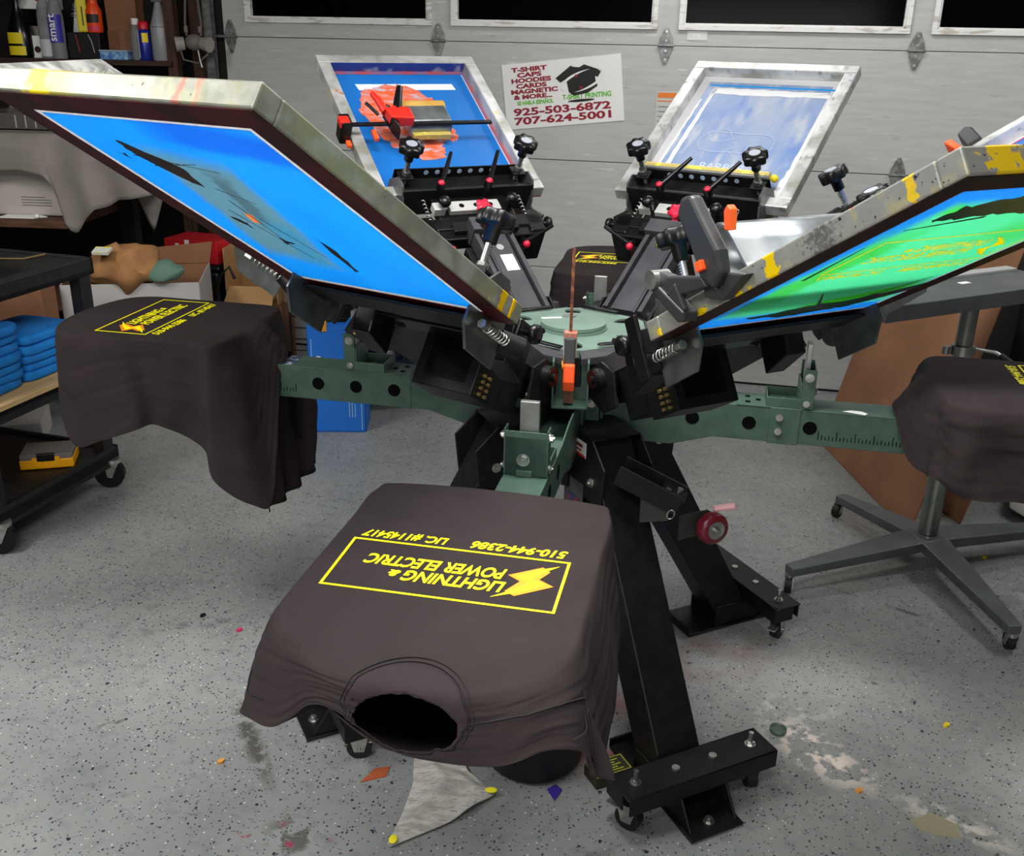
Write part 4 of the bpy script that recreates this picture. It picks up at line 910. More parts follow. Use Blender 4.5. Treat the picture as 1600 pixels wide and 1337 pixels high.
# ================================================================== TOOLS ON THE PRESS
def lmat(k, s, l, n, rot=None):
    M = fmat(k) @ Matrix.Translation((s, l, n)); return M @ rot if rot is not None else M
def bmat(o, x, y): # basis from x axis and approximate y
    x = Vector(x).normalized(); z = x.cross(Vector(y)).normalized(); y = z.cross(x); return frame_m(o, x, y, z)
# aluminium squeegee lying in the green screen
ALQ = pm('dull_aluminium_extrusion', '#a9adb0', .33, .8, '#6f7478', 9, .4, .65, bump=.1)
q = thing('squeegee', 'wide aluminium squeegee with a hollow teardrop handle, resting in the green screen', 'squeegee', lmat('NR', .155, -.205, .048))
prof_o = [(.015, .0), (.0, .03), (.0, .06), (.012, .085), (.032, .092), (.050, .080), (.060, .050), (.072, .012), (.078, .0)]
prof_i = [(.020, .004), (.004, .031), (.004, .059), (.015, .081), (.032, .0875), (.046, .077), (.056, .049), (.067, .012), (.072, .004)]
mb = MB(); mb.grid([[(p[0], y, p[1]) for y in (0, .38)] for p in prof_o], smooth=True); mb.grid([[(p[0], y, p[1]) for y in (0, .38)] for p in prof_i], smooth=True)
for y in (0, .38): mb.grid([[(a[0], y, a[1]), (b[0], y, b[1])] for a, b in zip(prof_o, prof_i)], smooth=False)
mb.build('handle', ALQ, q, weld=True); MB().bb((.020, .002, -.008), (.072, .378, .004)).build('blade_holder', ALQ, q); 
# squeegee with yellow blade at the foot of the pale screen
q = thing('squeegee', 'long yellowed squeegee lying along the clamp edge of the pale blue screen', 'squeegee', lmat('BR', .105, .0, .040))
YW = pm('yellowed_urethane', '#b5a35a', .35, 0, '#d8c94a', 30, .55, .62)
MB().cyl((0, -.185, .010), (0, .205, .010), .013, 18).build('blade', YW, q); MB().bb((-.016, -.185, -.004), (-.004, .205, .020)).build('holder', ALU, q, bev=.001)
MB().sphere((-.0, -.198, .004), .013, sc_=(.8, .9, 1)).build('yellow_ink_lump', pm('ink_yellow', '#d9c81e', .4), q)
# short squeegee and bar clamp in the orange smeared screen
q = thing('squeegee', 'short squeegee with a rounded tan handle lying on the orange smear', 'squeegee', lmat('BL', .31, .015, .040))
MB().prism([(-.05, -.01), (.035, -.01), (.05, .0), (.055, .022), (.04, .034), (-.03, .034), (-.05, .02)], (0, -.068, 0), (1, 0, 0), (0, 0, 1), (0, .136, 0)).build('handle', ALQ, q, bev=.004)
MB().cyl((.048, -.070, .014), (.048, .070, .014), .024, 20).build('handle_bead', pm('tan_bead', '#c09a4e', .4, 0, '#b48a3c', 20), q, bev=.004); MB().bb((-.065, -.062, -.012), (-.05, .062, .004)).build('blade', YW, q)
cl = thing('bar_clamp', 'red and black trigger bar clamp gripping the left side of the orange smeared screen', 'clamp', lmat('BL', .262, .26, .075))
MB().bb((-.006, -.44, -.004), (.006, .045, .004)).build('bar', BLK, cl, bev=.001)
MB().prism([(-.02, -.055), (.022, -.055), (.030, .018), (-.018, .018)], (0, .012, 0), (1, 0, 0), (0, 0, 1), (0, .034, 0)).build('fixed_jaw', BLKG, cl, bev=.005)
MB().prism([(-.016, -.004), (.018, -.002), (.016, .016), (-.014, .016)], (0, .020, .004), (1, 0, 0), (0, 0, 1), (0, .030, 0)).build('jaw_cap', DRED, cl, bev=.002)
MB().prism([(-.07, .0), (-.03, -.012), (.035, -.02), (.05, .01), (.035, .03), (-.03, .02)], (0, -.115, -.012), (1, 0, 0), (0, .7, .3), (0, 0, .045)).build('sliding_head', BLKG, cl, bev=.005)
MB().prism([(-.028, -.045), (.022, -.045), (.034, .0), (.02, .032), (-.02, .025)], (0, -.125, .010), (1, 0, 0), (0, 1, 0), (0, 0, .032)).build('housing', DRED, cl, bev=.004)
MB().tube([(.02, -.13, .028), (.06, -.145, .040), (.11, -.165, .045)], .012, 10, radii=[.014, .013, .010]).build('handle', BLKG, cl)
MB().tube([(.02, -.095, .028), (.06, -.085, .036), (.095, -.075, .036)], .009, 10, radii=[.012, .011, .008]).build('trigger', DRED, cl)
MB().tube([(.01, -.07, .026), (.04, -.05, .034), (.055, -.045, .032)], .005, 8).build('release_lever', BLKG, cl)
MB().prism([(-.06, -.006), (-.02, -.006), (-.02, .008), (-.06, .008)], (.018, .020, -.052), (1, 0, 0), (0, 1, 0), (0, 0, .012)).build('orange_pad', ORG, cl, bev=.002)
MB().prism([(-.06, -.006), (-.02, -.006), (-.02, .008), (-.06, .008)], (.018, -.060, -.030), (1, 0, 0), (0, 1, 0), (0, 0, .014)).build('orange_pad', ORG, cl, bev=.002)
# trigger clamp with rusty bar standing in the front gate
RUST = pm('rusty_steel_bar', '#5a3426', .8, .1, '#8a5232', 60, .45, .6, bump=.4, bscale=200)
cl = thing('bar_clamp', 'small orange trigger clamp with a rusty upright bar at the press centre', 'clamp', polm(R(-90.3), .228, -.004, 0))
MB().bb((-.002, -.0035, .90), (.002, .0035, 1.200)).build('bar', RUST, cl)
MB().bb((-.010, -.012, .935), (.022, .012, 1.004)).build('housing', pm('grey_black_plastic', '#3a3b3e', .5), cl, bev=.003)
MB().bb((-.012, -.015, .94), (.010, -.012, 1.01)).bb((-.012, .012, .955), (.010, .015, 1.01)).bb((-.012, -.015, 1.0), (.012, .015, 1.014)).build('side_rail', pm('worn_orange_grey', '#a0533a', .5, 0, '#9a9a97', 30), cl, bev=.001)
MB().prism([(.0, .930), (.012, .945), (.030, .945), (.034, .905), (.026, .880), (.012, .885)], (0, -.013, 0), (1, 0, 0), (0, 0, 1), (0, .026, 0)).build('trigger', ORG, cl, bev=.004)
MB().bb((-.006, -.012, .845), (.008, .012, .883)).build('jaw', pm('worn_brown_jaw', '#5c3a2e', .6), cl, bev=.002); MB().cyl((.0, -.017, .935), (.0, -.010, .935), .010, 14).build('yellow_button', pm('yellow_button', '#e8a21a', .5), cl)
# big spring clamp on the near edge of the green screen
cl = thing('spring_clamp', 'large black clamp with orange tabs gripping the edge of the green screen', 'clamp', lmat('NR', 0, -.272, 0))
DP = pm('charcoal_clamp_plastic', '#2a2b2d', .4)
MB().prism([(.195, .155), (.215, .175), (.240, .168), (.250, .13), (.268, .07), (.262, .035), (.235, .02), (.212, .045), (.208, .10)], (0, -.014, 0), (1, 0, 0), (0, 0, 1), (0, .024, 0)).build('handle', DP, cl, bev=.006)
MB().prism([(.20, .045), (.238, .018), (.262, .036), (.30, .02), (.235, .0), (.195, .018)], (0, .0, 0), (1, 0, 0), (0, 0, 1), (0, .028, 0)).build('sliding_jaw', DP, cl, bev=.003)
MB().prism([(.075, .085), (.10, .098), (.135, .075), (.215, .046), (.222, .028), (.15, .038), (.118, .030), (.085, .055)], (0, -.012, 0), (1, 0, 0), (0, 0, 1), (0, .022, 0)).build('body', DP, cl, bev=.003)
MB().prism([(.085, .07), (.10, .078), (.158, .008), (.150, -.006), (.136, -.002)], (0, -.018, 0), (1, 0, 0), (0, 0, 1), (0, .030, 0)).build('lower_jaw', DP, cl, bev=.003)
MB().prism([(.108, .045), (.128, .045), (.150, .008), (.160, .012), (.150, .058)], (0, -.016, 0), (1, 0, 0), (0, 0, 1), (0, .010, 0)).build('trigger_web', DP, cl, bev=.002)
MB().cyl((.098, -.022, .082), (.098, .012, .082), .016, 20).build('pivot_knuckle', STEEL, cl, bev=.002)
MB().bb((.218, -.022, .052), (.234, .0, .068)).build('orange_tab', ORG, cl, bev=.002)
MB().prism([(.266, .100), (.278, .094), (.292, .122), (.287, .132), (.276, .126)], (0, .010, 0), (1, 0, 0), (0, 0, 1), (0, .014, 0)).build('orange_trigger', ORG, cl, bev=.002)
# clamp on the far right screen
cl = thing('spring_clamp', 'black and orange clamp end showing above the green screen frame at right', 'clamp', lmat('FR', .385, .30, .03))
DV = bmat((0, 0, 0), (0, 0, 1), (0, 1, 0))
MB().prism([(-.02, -.04), (.02, -.045), (.028, .02), (.016, .04), (-.012, .03)], (0, 0, -.01), (1, .3, 0), (0, 1, .3), (0, 0, .035)).build('handle', DP, cl, bev=.005)
MB().prism([(-.045, -.02), (-.028, -.03), (-.030, .022), (-.05, .026)], (0, .012, -.005), (1, .3, 0), (0, 1, .3), (0, 0, .03)).build('orange_trigger', ORG, cl, bev=.003)
# torn paper on the right green arm
pp = tag(MB().prism([(0, 0), (.02, .012), (.045, .010), (.058, -.002), (.05, -.014), (.022, -.006)], (.655, -.03, .8130), (1, 0, 0), (0, 1, 0), (0, 0, .0004)).build('paper_scrap', WHT, M=polm(AL + PI / 2)), 'torn white paper scrap stuck on the right green arm', 'paper')

# ================================================================== FLOOR THINGS
def prism_z(pts, z0, z1): return MB().prism(pts, (0, 0, z0), (1, 0, 0), (0, 1, 0), (0, 0, z1 - z0))
# rag
KN = pm('grey_striped_terry', '#bcb9b2', .95, 0, '#9b978f', 14, .4, .62, bump=.9, bscale=260, stretch=(1, 4, 1), blot=[('#8d8a84', 60, .55, .66)])
P = []
Lf_ = [(-.352, -.738), (-.335, -.64), (-.328, -.55), (-.338, -.47), (-.335, -.40), (-.33, -.36)]
Rt_ = [(-.345, -.745), (-.215, -.655), (-.128, -.562), (-.205, -.500), (-.222, -.43), (-.23, -.36)]
for i in range(31):
    t = i / 30 * 5; k = min(int(t), 4); f = t - k; a = Vector(Lf_[k]).lerp(Vector(Lf_[k + 1]), f); b = Vector(Rt_[k]).lerp(Vector(Rt_[k + 1]), f)
    P.append([(*(a.lerp(b, j / 14)), .006 + .016 * max(0, noise.noise(Vector((i * .18, j * .3, 1)))) + .012 * math.sin(PI * j / 14) * math.sin(PI * min(1, i / 22))) for j in range(15)])
rag = tag(MB().grid(P).build('rag', KN, solid=.002, sub=1), 'grey terry rag with yellow corners crumpled on the floor', 'rag')
MB().sphere((-.340, -.728, .012), .012, sc_=(.8, 1.1, .18)).build('yellow_corner', pm('yellow_stain', '#e0d21c', .8), rag); MB().sphere((-.143, -.562, .014), .012, sc_=(1.2, .8, .18)).build('yellow_corner', MATS['yellow_stain'], rag)
bk = thing('waste_bin', 'black rounded bin on the floor under the nearest t-shirt', 'bin', Matrix.Translation((-.055, -.405, 0)))
MB().lathe((0, 0, 0), (0, 0, 1), [(.112, 0), (.120, .01), (.127, .20), (.131, .205), (.131, .212), (.122, .212), (.116, .20), (.108, .02)], 40).build('body', pm('matt_black_plastic', '#08090b', .5), bk); MB().prism([(0, 0), (.02, .018), (.035, .0), (.018, -.035)], (.04, -.13, .001), (1, 0, 0), (0, 1, 0), (0, 0, .002)).build('purple_liner_corner', pm('purple_liner', '#2a1a78', .5), bk)
jg = thing('ink_jug', 'blue plastic jug on the floor behind the nearest press leg', 'jug', Matrix.Translation((.118, .33, 0)))
JB = pm('blue_jug_plastic', '#123f9c', .3); MB().lathe((0, 0, 0), (0, 0, 1), [(.07, 0), (.08, .01), (.08, .20), (.06, .24), (.03, .26), (.03, .275)], 28).build('body', JB, jg); MB().cyl((0, 0, .275), (0, 0, .30), .035, 20).build('cap', WHT, jg)
gr = thing('slotted_tray', 'black slotted plastic grille lying behind the nearest press leg', 'grille', frame_m((.118, .13, .03), (.5, -.86, 0), (.43, .25, .86), (-.74, -.43, .5)))
mb = MB(); mb.bb((-.06, -.02, 0), (.06, -.012, .012)); mb.bb((-.06, .05, 0), (.06, .058, .012))
for i in range(7): mb.bb((-.06 + i * .0185, -.012, 0), (-.051 + i * .0185, .05, .010))
mb.build('grid', BLKG, gr, bev=.001)
lb = thing('label_box', 'small black and yellow printed carton on the floor beside the nearest foot', 'box', Matrix.Translation((.128, -.475, 0)) @ Matrix.Rotation(.5, 4, 'Z'))
MB().bb((-.05, -.03, 0), (.05, .03, .03)).build('carton', pm('dark_olive_print', '#2d2d18', .6), lb, bev=.001)
mb = MB(); mb.bb((-.046, -.026, .03), (.046, -.024, .0306)); mb.bb((-.046, .024, .03), (.046, .026, .0306)); mb.bb((-.046, -.024, .03), (-.044, .024, .0306)); mb.bb((.044, -.024, .03), (.046, .024, .0306))
for i in range(5): mb.bb((-.036, -.018 + i * .008, .03), (.030 - (i % 2) * .012, -.015 + i * .008, .0306))
mb.build('yellow_print', pm('yellow_green_print', '#b9b93a', .6), lb)
sc1 = tag(prism_z([(-.45, -.55), (-.425, -.50), (-.39, -.49), (-.395, -.525)], 0, .002).build('paper_scrap', pm('rust_orange_paper', '#9a4a26', .8)), 'rust orange paper scrap on the floor left of the grey rag', 'scrap')
tag(MB().lathe((.560, -.272, 0), (0, 0, 1), [(.020, 0), (.021, .004), (.021, .012), (.018, .013), (.017, .006)], 24).build('round_lid', pm('dull_green_cap', '#55665a', .4, .3)), 'dull green round lid on the floor among white scrapes', 'lid')
YB = pm('yellow_chip', '#c9b51c', .7)
for (x, y, lbl, m) in ((.993, -.218, 'yellow chip standing on the open floor at right', YB), (.706, -.483, 'tan crumb on the floor near the nearest foot', pm('tan_chip', '#c98a3a', .7)), (1.428, .717, 'yellow chip on the floor behind the rolling stand base', YB), (-.937, .034, 'pink scrap on the floor near the left pallet shirt', pm('pink_chip', '#c2285a', .7)), (-.80, -.52, 'tan crumb on the floor at lower left by the dark smear', MATS['tan_chip']), (-1.07, .10, 'black crumb on the floor under the left shirt', BLK)):
    tag(MB().prism([(0, 0), (.009, .004), (.012, .014), (.004, .017), (-.004, .009)], (x, y, .0), (1, 0, 0), (0, 1, 0), (.002, 0, .007)).build('debris_chip', m), lbl, 'debris')
lf = tag(prism_z([(.80, -.56), (.86, -.53), (.905, -.565), (.90, -.605), (.85, -.60), (.815, -.585)], 0, .0015).build('film_scrap', pm('clear_film_olive', '#8f8a72', .3)), 'clear crinkled film scrap on the floor at lower right', 'film')

# ================================================================== RIGHT SIDE: rolling stand, cardboard
STG = pm('stand_grey_enamel', '#54585a', .45, .1, '#4c5052', 12, bump=.1); ZN = pm('zinc_pole', '#8b9089', .3, .75, '#5d6460', 10, stretch=(1, 1, .2))
sd = thing('rolling_stand', 'grey pedestal stand with flat top and cross base on casters, right of the press', 'stand', Matrix.Translation((1.205, .665, 0)))
ta = math.atan2(.705 - .408, 1.375 - .879); TT = Matrix.Translation((.879 - 1.205, .408 - .665, 0)) @ Matrix.Rotation(ta, 4, 'Z')
MB().bb((0, 0, .89), (.80, .235, .9385), TT).build('top', STG, sd, bev=.003)
MB().bb((.42, .19, .9385), (.78, .232, .9465), TT).build('top_strip', pm('pale_strip', '#9ea1a0', .5), sd, bev=.001)
MB().bb((.44, .12, .9385), (.48, .14, .9395), TT).build('white_smudge', WHT, sd)
MB().cyl((0, 0, .10), (0, 0, .60), .031, 24).build('pole', ZN, sd); MB().cyl((0, 0, .55), (0, 0, .89), .026, 24).build('upper_pole', ZN, sd)
c_ = MB().cyl((0, 0, .735), (0, 0, .765), .036, 24).cyl((-.05, 0, .735), (-.05, 0, .76), .012, 10).build('collar', STEEL, sd, bev=.001)
MB().tube([(.035, 0, .755), (.09, -.03, .752), (.12, -.05, .735)], .006, 8).build('collar_lever', STEEL, c_); MB().tube([(.10, -.035, .746), (.15, -.07, .715)], .010, 10).build('lever_grip', RUB, c_)
for i, (x, y) in enumerate(((.712, .44), (1.003, 1.010), (1.298, .155), (1.80, .86))):
    dx_, dy_ = x - 1.205, y - .665; Ln = math.hypot(dx_, dy_); ux, uy = dx_ / Ln, dy_ / Ln
    P4 = [(-.0, -.055, .115), (-.0, .055, .115), (Ln, .022, .085), (Ln, -.022, .085), (0, -.05, .075), (0, .05, .075), (Ln, .02, .055), (Ln, -.02, .055)]
    LMx = frame_m((0, 0, 0), (ux, uy, 0), (-uy, ux, 0), (0, 0, 1))
    lg = MB().add(P4, [(0, 1, 2, 3), (7, 6, 5, 4), (0, 4, 5, 1), (1, 5, 6, 2), (2, 6, 7, 3), (3, 7, 4, 0)], LMx).build('base_leg', STG, sd, bev=.004)
    cm = LMx @ Matrix.Translation((Ln - .005, 0, 0)) @ Matrix.Rotation(.9 + i, 4, 'Z')
    MB().cyl((.012, -.011, .025), (.012, .011, .025), .025, 24, M=cm).build('caster_wheel', RUB, lg, bev=.003)
    mb = MB(); mb.cyl((0, 0, .048), (0, 0, .06), .015, 14, M=cm)
    for s_ in (-1, 1): mb.prism([(0, .018), (.022, .018), (.012, .05), (-.012, .05)], (0, s_ * .014 - .001, 0), (1, 0, 0), (0, 0, 1), (0, .002, 0), cm)
    mb.build('caster_fork', STEEL, lg)
    if i in (0, 2): MB().cyl((.03, .035 if i == 0 else -.03, .112), (.03, .035 if i == 0 else -.03, .118), .009, 14, M=LMx).build('base_bolt', STEEL, lg)
CB = pm('brown_cardboard', '#8b6144', .8, 0, '#7d563b', 5, .35, .65, bump=.1)
def sheet(p, q, u, th, name, mat, label, cat):
    p, q, u = Vector(p), Vector(q), Vector(u); nrm = (q - p).cross(u).normalized() * th
    return tag(MB().prism([(0, 0), (1, 0), (1, 1), (0, 1)], p, q - p, u, nrm).build(name, mat), label, cat)
cbs = sheet((1.10, 1.74, 0), (1.225, .87, 0), (.32, .28, 1.0), .006, 'cardboard_sheet', CB, 'tall brown cardboard sheet leaning behind the grey rolling stand', 'cardboard')
MB().tube([Vector((1.10, 1.74, 0)) + Vector((.125, -.87, 0)) * (i / 10) + Vector((.32, .28, 1.0)) * (.66 - .22 * i / 10) + Vector((-.001, 0, 0)) for i in range(11)], .0022, 6).build('crease', pm('cardboard_crease', '#9a7050', .8), cbs)
sheet((1.36, 1.22, 0), (1.44, .98, 0), (.12, .02, .45), .006, 'cardboard_sheet', CB, 'second cardboard sheet standing behind the tall one at right', 'cardboard')
dk = thing('tool_bag', 'black bag with yellow piping standing behind the cardboard at far right', 'bag', Matrix.Translation((2.02, 1.46, 0)))
MB().prism([(-.40, -.2), (.5, -.25), (.5, .6), (-.2, .6)], (0, 0, 0), (1, 0, 0), (0, 1, 0), (0, 0, .92)).build('body', pm('black_canvas', '#0a0a0b', .9), dk, bev=.03)
MB().tube([(-.33, -.22, .52), (-.31, -.225, .70), (-.22, -.235, .94)], .012, 8).build('yellow_strap', pm('yellow_strap', '#c9a812', .6), dk)
wb = thing('white_package', 'crumpled white package on the floor at the right picture edge', 'package', Matrix.Translation((1.80, 1.05, 0)))
MB().prism([(-.12, -.1), (.25, -.12), (.25, .15), (-.10, .14), (-.16, .02)], (0, 0, .03), (1, 0, 0), (0, 1, 0), (0, 0, .09)).build('package', WHT, wb, bev=.01); MB().bb((-.10, -.09, 0), (.25, .14, .03)).build('carton_below', pm('dark_carton', '#15120f', .8), wb, bev=.004)

# ================================================================== LEFT SIDE
BLC = pm('black_structural_plastic', '#141415', .5, 0, '#1c1b1a', 20, bump=.15)
c1 = Vector((-1.837, .43, 0)); c2 = Vector((-1.712, .962, 0)); ey = (c2 - c1).normalized(); ex = Vector((-ey.y, ey.x, 0)); cw = (c2 - c1).length
CT = frame_m(tuple(c1 - ey * .02), tuple(ey), tuple(ex), (0, 0, 1))   # x along the short side, y away to the left
ct = thing('utility_cart', 'black plastic three-tier utility cart on casters at left', 'cart', CT); D_ = .85; W2 = cw + .04
def cpart(mb, n, m, **k): return mb.build(n, m, ct, **k)
mb = MB(); mb.bb((-.02, 0, .815), (W2 + .02, D_, .835)); mb.bb((-.02, 0, .815), (W2 + .02, .022, .875)); mb.bb((-.02, D_ - .022, .815), (W2 + .02, D_, .875)); mb.bb((-.02, 0, .815), (.0, D_, .875)); mb.bb((W2, 0, .815), (W2 + .02, D_, .875)); mb.bb((0, .02, .855), (W2, D_ - .02, .868)); cpart(mb, 'top_tray', BLC, bev=.004)
mb = MB(); mb.bb((-.01, 0, .455), (W2 + .01, D_, .478)); mb.bb((-.01, 0, .43), (W2 + .01, .018, .485)); mb.bb((-.01, D_ - .018, .43), (W2 + .01, D_, .485)); cpart(mb, 'middle_shelf', BLC, bev=.003)
mb = MB(); mb.bb((-.02, 0, .10), (W2 + .02, D_, .145)); mb.bb((-.02, 0, .085), (W2 + .02, .02, .16)); mb.bb((W2, 0, .10), (W2 + .02, D_, .16)); cpart(mb, 'bottom_tray', BLC, bev=.004)
for (a, b) in ((0, .0), (W2 - .05, 0), (0, D_ - .06), (W2 - .05, D_ - .06)):
    MB().bb((a, b + .004, .13), (a + .05, b + .056, .83)).build('post', BLC, ct, bev=.004)
    CMx = Matrix.Translation((a + (.035 if a > .1 else .015), b + .005, 0)) @ Matrix.Rotation(-1.15, 4, 'Z')
    whl_ = MB().cyl((-.015, -.015, .055), (-.015, .015, .055), .054, 32, M=CMx).build('caster_wheel', BLKG, ct, bev=.004)
    mb = MB(); mb.cyl((0, 0, .10), (0, 0, .115), .03, 18, M=CMx)
    for s_ in (-1, 1): mb.prism([(-.022, .045), (-.005, .042), (.025, .105), (-.03, .105)], (0, s_ * .020 - .0015, 0), (1, 0, 0), (0, 0, 1), (0, .003, 0), CMx)
    mb.build('caster_fork', STEEL, whl_, bev=.001)
PLY = pm('pale_plywood', '#c9a878', .7, 0, '#bd9a68', 10, stretch=(1, 8, 8))
tag(MB().bb((-.04, -.03, .486), (W2 + .02, D_ - .1, .504)).build('plywood_board', PLY, M=CT, bev=.002), 'pale plywood board on the middle shelf of the black cart', 'board')
def folded(w_, d_, h_, seed, mat):
    random.seed(seed); P = []; n = 28
    for i in range(n):
        a = 2 * PI * i / n; c, s = math.cos(a), math.sin(a); e = .32
        bx = math.copysign(abs(c) ** e, c) * w_ / 2; by = math.copysign(abs(s) ** e, s) * d_ / 2; row = []
        for q in range(9):
            t = PI * q / 8; k = 1 - .10 * (1 - math.sin(t)) ** 1.5 if 0 < q < 8 else .6
            k = [.0, .9, .975, 1, 1.005, 1, .975, .9, 0][q]; z = [0, 0, .05, .25, .5, .78, .95, 1, 1][q] * h_
            if k == 0: row.append((0, 0, z))
            else: row.append((bx * k + .004 * noise.noise(Vector((bx * 9, by * 9, seed))), by * k + .004 * noise.noise(Vector((by * 9, seed, bx * 7))), z + .004 * noise.noise(Vector((bx * 12, by * 12, seed * 3.1))) * (1 if 0 < q else 0)))
        P.append(row)
    return MB().grid(P, closed_u=True)
CY = pm('bright_blue_cotton', '#0f78c8', .9, 0, '#0c6bb6', 12, bump=.3, bscale=300); FG = pm('forest_green_cotton', '#1d2a24', .95, 0, '#17211d', 12, bump=.3, bscale=300)
def stack(x, y, z, n, w_, d_, h_, mat, lab, grp, first_top=None, last=None):
    ords = ['bottom', 'second from the bottom', 'third from the bottom', 'fourth from the bottom', 'fifth from the bottom', 'sixth from the bottom', 'seventh from the bottom', 'top']
    for i in range(n):
        random.seed(i * 7 + n)
        nm = 'top' if i == n - 1 else ords[i]
        o = folded(w_, d_, h_, i + 1, mat).build('folded_shirt', mat, M=CT @ Matrix.Translation((x + random.uniform(-.008, .008), y + random.uniform(-.008, .008), z + i * h_)) @ Matrix.Rotation(random.uniform(-.04, .04), 4, 'Z'), weld=True)
        tag(o, lab % nm, 'folded shirt', grp)
stack(.13, .155, .505, 7, .27, .25, .031, CY, 'folded bright blue shirt, %s of the near tall stack on the cart', 'blue shirts in the near stack on the cart')
stack(.40, .16, .505, 5, .26, .25, .031, CY, 'folded bright blue shirt, %s of the lower stack behind on the cart', 'blue shirts in the far stack on the cart')
stack(.16, .24, .869, 4, .30, .30, .031, FG, 'folded forest green shirt, %s of the stack on the cart top', 'green shirts stacked on the cart top')
tg = tag(MB().bb((.10, .14, .995), (.20, .26, .9975)).build('paper_tag', WHT, M=CT, bev=.0005), 'white paper tag lying on the green shirts', 'tag')
tag(MB().tube([(.30, .5, .872), (.42, .35, .876), (.50, .2, .872), (.56, .16, .88)], .004, 8).build('cable', pm('thin_brown_cable', '#54401f', .6), M=CT), 'thin dark cable lying across the cart top', 'cable')
# parts organiser on the bottom tray
og = thing('parts_organizer', 'small clear and yellow parts organizer on the bottom shelf of the cart', 'organizer', Matrix.Translation((-1.885, .84, .148)) @ Matrix.Rotation(R(18), 4, 'Z'))
YD = pm('tool_yellow', '#f0a800', .45); MB().bb((-.09, -.065, 0), (.09, .065, .035)).build('base', YD, og, bev=.004)
CLR = pm('smoky_clear_lid', '#8f8d88', .15, trans=.4); MB().bb((-.088, -.063, .035), (.088, .063, .055)).build('lid', CLR, og, bev=.003)
for x in (-.03, .03): MB().bb((x - .016, -.069, .008), (x + .016, -.063, .045)).build('latch', YD, og, bev=.001)
MB().bb((-.03, -.070, .03), (.03, -.055, .058)).build('handle', BLKG, og, bev=.002)

# workbench with grey cloth
WD = pm('worn_brown_board', '#5a3c28', .7, 0, '#43291a', 9, stretch=(1, 6, 6)); 
bn = thing('workbench', 'wooden workbench with lower plank shelf behind the cart at left', 'workbench', Matrix.Translation((-3.2, 1.9, 0)))
MB().bb((0, .03, 1.155), (1.22, .70, 1.195)).build('bench_top', WD, bn, bev=.003); MB().bb((0, .0, .795), (.95, .70, .830)).build('plank_shelf', WD, bn, bev=.003); MB().bb((0, .25, .35), (1.15, .70, .38)).build('low_shelf', WD, bn)
for (x, y) in ((.02, .30), (.95, .52), (.02, .62)): MB().bb((x, y, 0), (x + .07, y + .07, 1.155)).build('leg', DARKW, bn)
CLO = pm('grey_drop_cloth', '#7b756f', .85, 0, '#716b65', 6, bump=.2, bscale=30)
P = []
hem = [(-3.15, 1.02), (-2.6, 1.035), (-2.42, 1.045), (-2.31, 1.03), (-2.27, .98), (-2.245, .80), (-2.21, .775), (-2.16, .84), (-2.10, .89), (-2.05, .90), (-2.0, .93), (-1.93, .94), (-1.855, .955)]
N_ = 90
for i in range(N_):
    t = i / (N_ - 1); x = -3.15 + 1.295 * t; xt = -3.15 + 1.20 * t
    zh = next(a[1] + (b[1] - a[1]) * (x - a[0]) / (b[0] - a[0]) for a, b in zip(hem, hem[1:]) if x <= b[0] + 1e-6)
    row = [(xt, 2.58, 1.1985), (xt, 2.2, 1.1985), (xt, 1.94, 1.1985)]
    for q in range(16):
        u = q / 15; z = 1.198 - (1.198 - zh) * u; fo = .018 * u * math.sin(x * 26 + 1.3 * math.sin(x * 9)) + .012 * u * noise.noise(Vector((x * 6, z * 3, 0)))
        row.append((xt + (x - xt) * u, 1.925 - .035 * min(1, u * 3) - fo - .01 * u, z))
    P.append(row)
# right end of the cloth, falling over the side of the bench
for i in range(1, 22):
    t = i / 21; y = 1.89 + .62 * t; zh = .955 - .15 * math.exp(-((t - .25) / .12) ** 2) * 0 - .02 * t
    row = [(-2.2, 2.3, 1.1985), (-2.1, 2.2 + .1 * t, 1.1985), (-1.965, 1.93 + .62 * t, 1.1985)]
    for q in range(16):
        u = q / 15; row.append((-1.955 + .09 * u + .012 * u * math.sin(t * 19), y + .0 * u, 1.198 - (1.198 - zh) * u))
    P.append(row)
clo = tag(MB().grid(P).build('drop_cloth', CLO, solid=.002), 'grey cloth draped over the workbench at upper left', 'cloth')
mb = MB(); mb.grid([[(-2.0 + .15 * a, 2.02 + .03 * b, .96 - (.0 if b == 0 else .0) - b * .2 * (1 - abs(a - .5) * 2) * 1.0) for b in (0, .25, .5, .75, 1)] for a in [i / 10 for i in range(11)]]); mb.build('cloth_corner', CLO, clo, solid=.002)
wbx = thing('storage_box', 'large white box with printed lines on the plank shelf under the cloth', 'box', Matrix.Translation((-3.0, 2.0, .832)))
MB().bb((0, 0, 0), (.74, .4, .235)).build('carton', pm('white_card', '#a9a39c', .6), wbx, bev=.01)
mb = MB()
for i in range(4): mb.bb((.50, -.0008, .045 + i * .012), (.64 - (i == 3) * .03, 0, .048 + i * .012))
mb.build('printed_lines', pm('faded_black_print', '#4a4744', .7), wbx)
tag(MB().prism([(0, 0), (.16, 0), (.20, .05), (.12, .10), (0, .10)], (-2.58, 1.93, .831), (1, 0, 0), (0, 1, 0), (0, 0, .003)).build('paper_sheet', WHT), 'white paper lying on the plank shelf edge', 'paper')
tag(MB().sphere((-2.40, 1.93, .842), .010).build('small_ball', WHT), 'tiny white ball on the plank shelf', 'ball')
tb = thing('clear_tub', 'clear plastic tray of odds and ends on top of the grey cloth', 'tray', Matrix.Translation((-2.70, 2.05, 1.2)))
CP = pm('clear_hard_plastic', '#8f8a86', .12, trans=.75, ior=1.2)
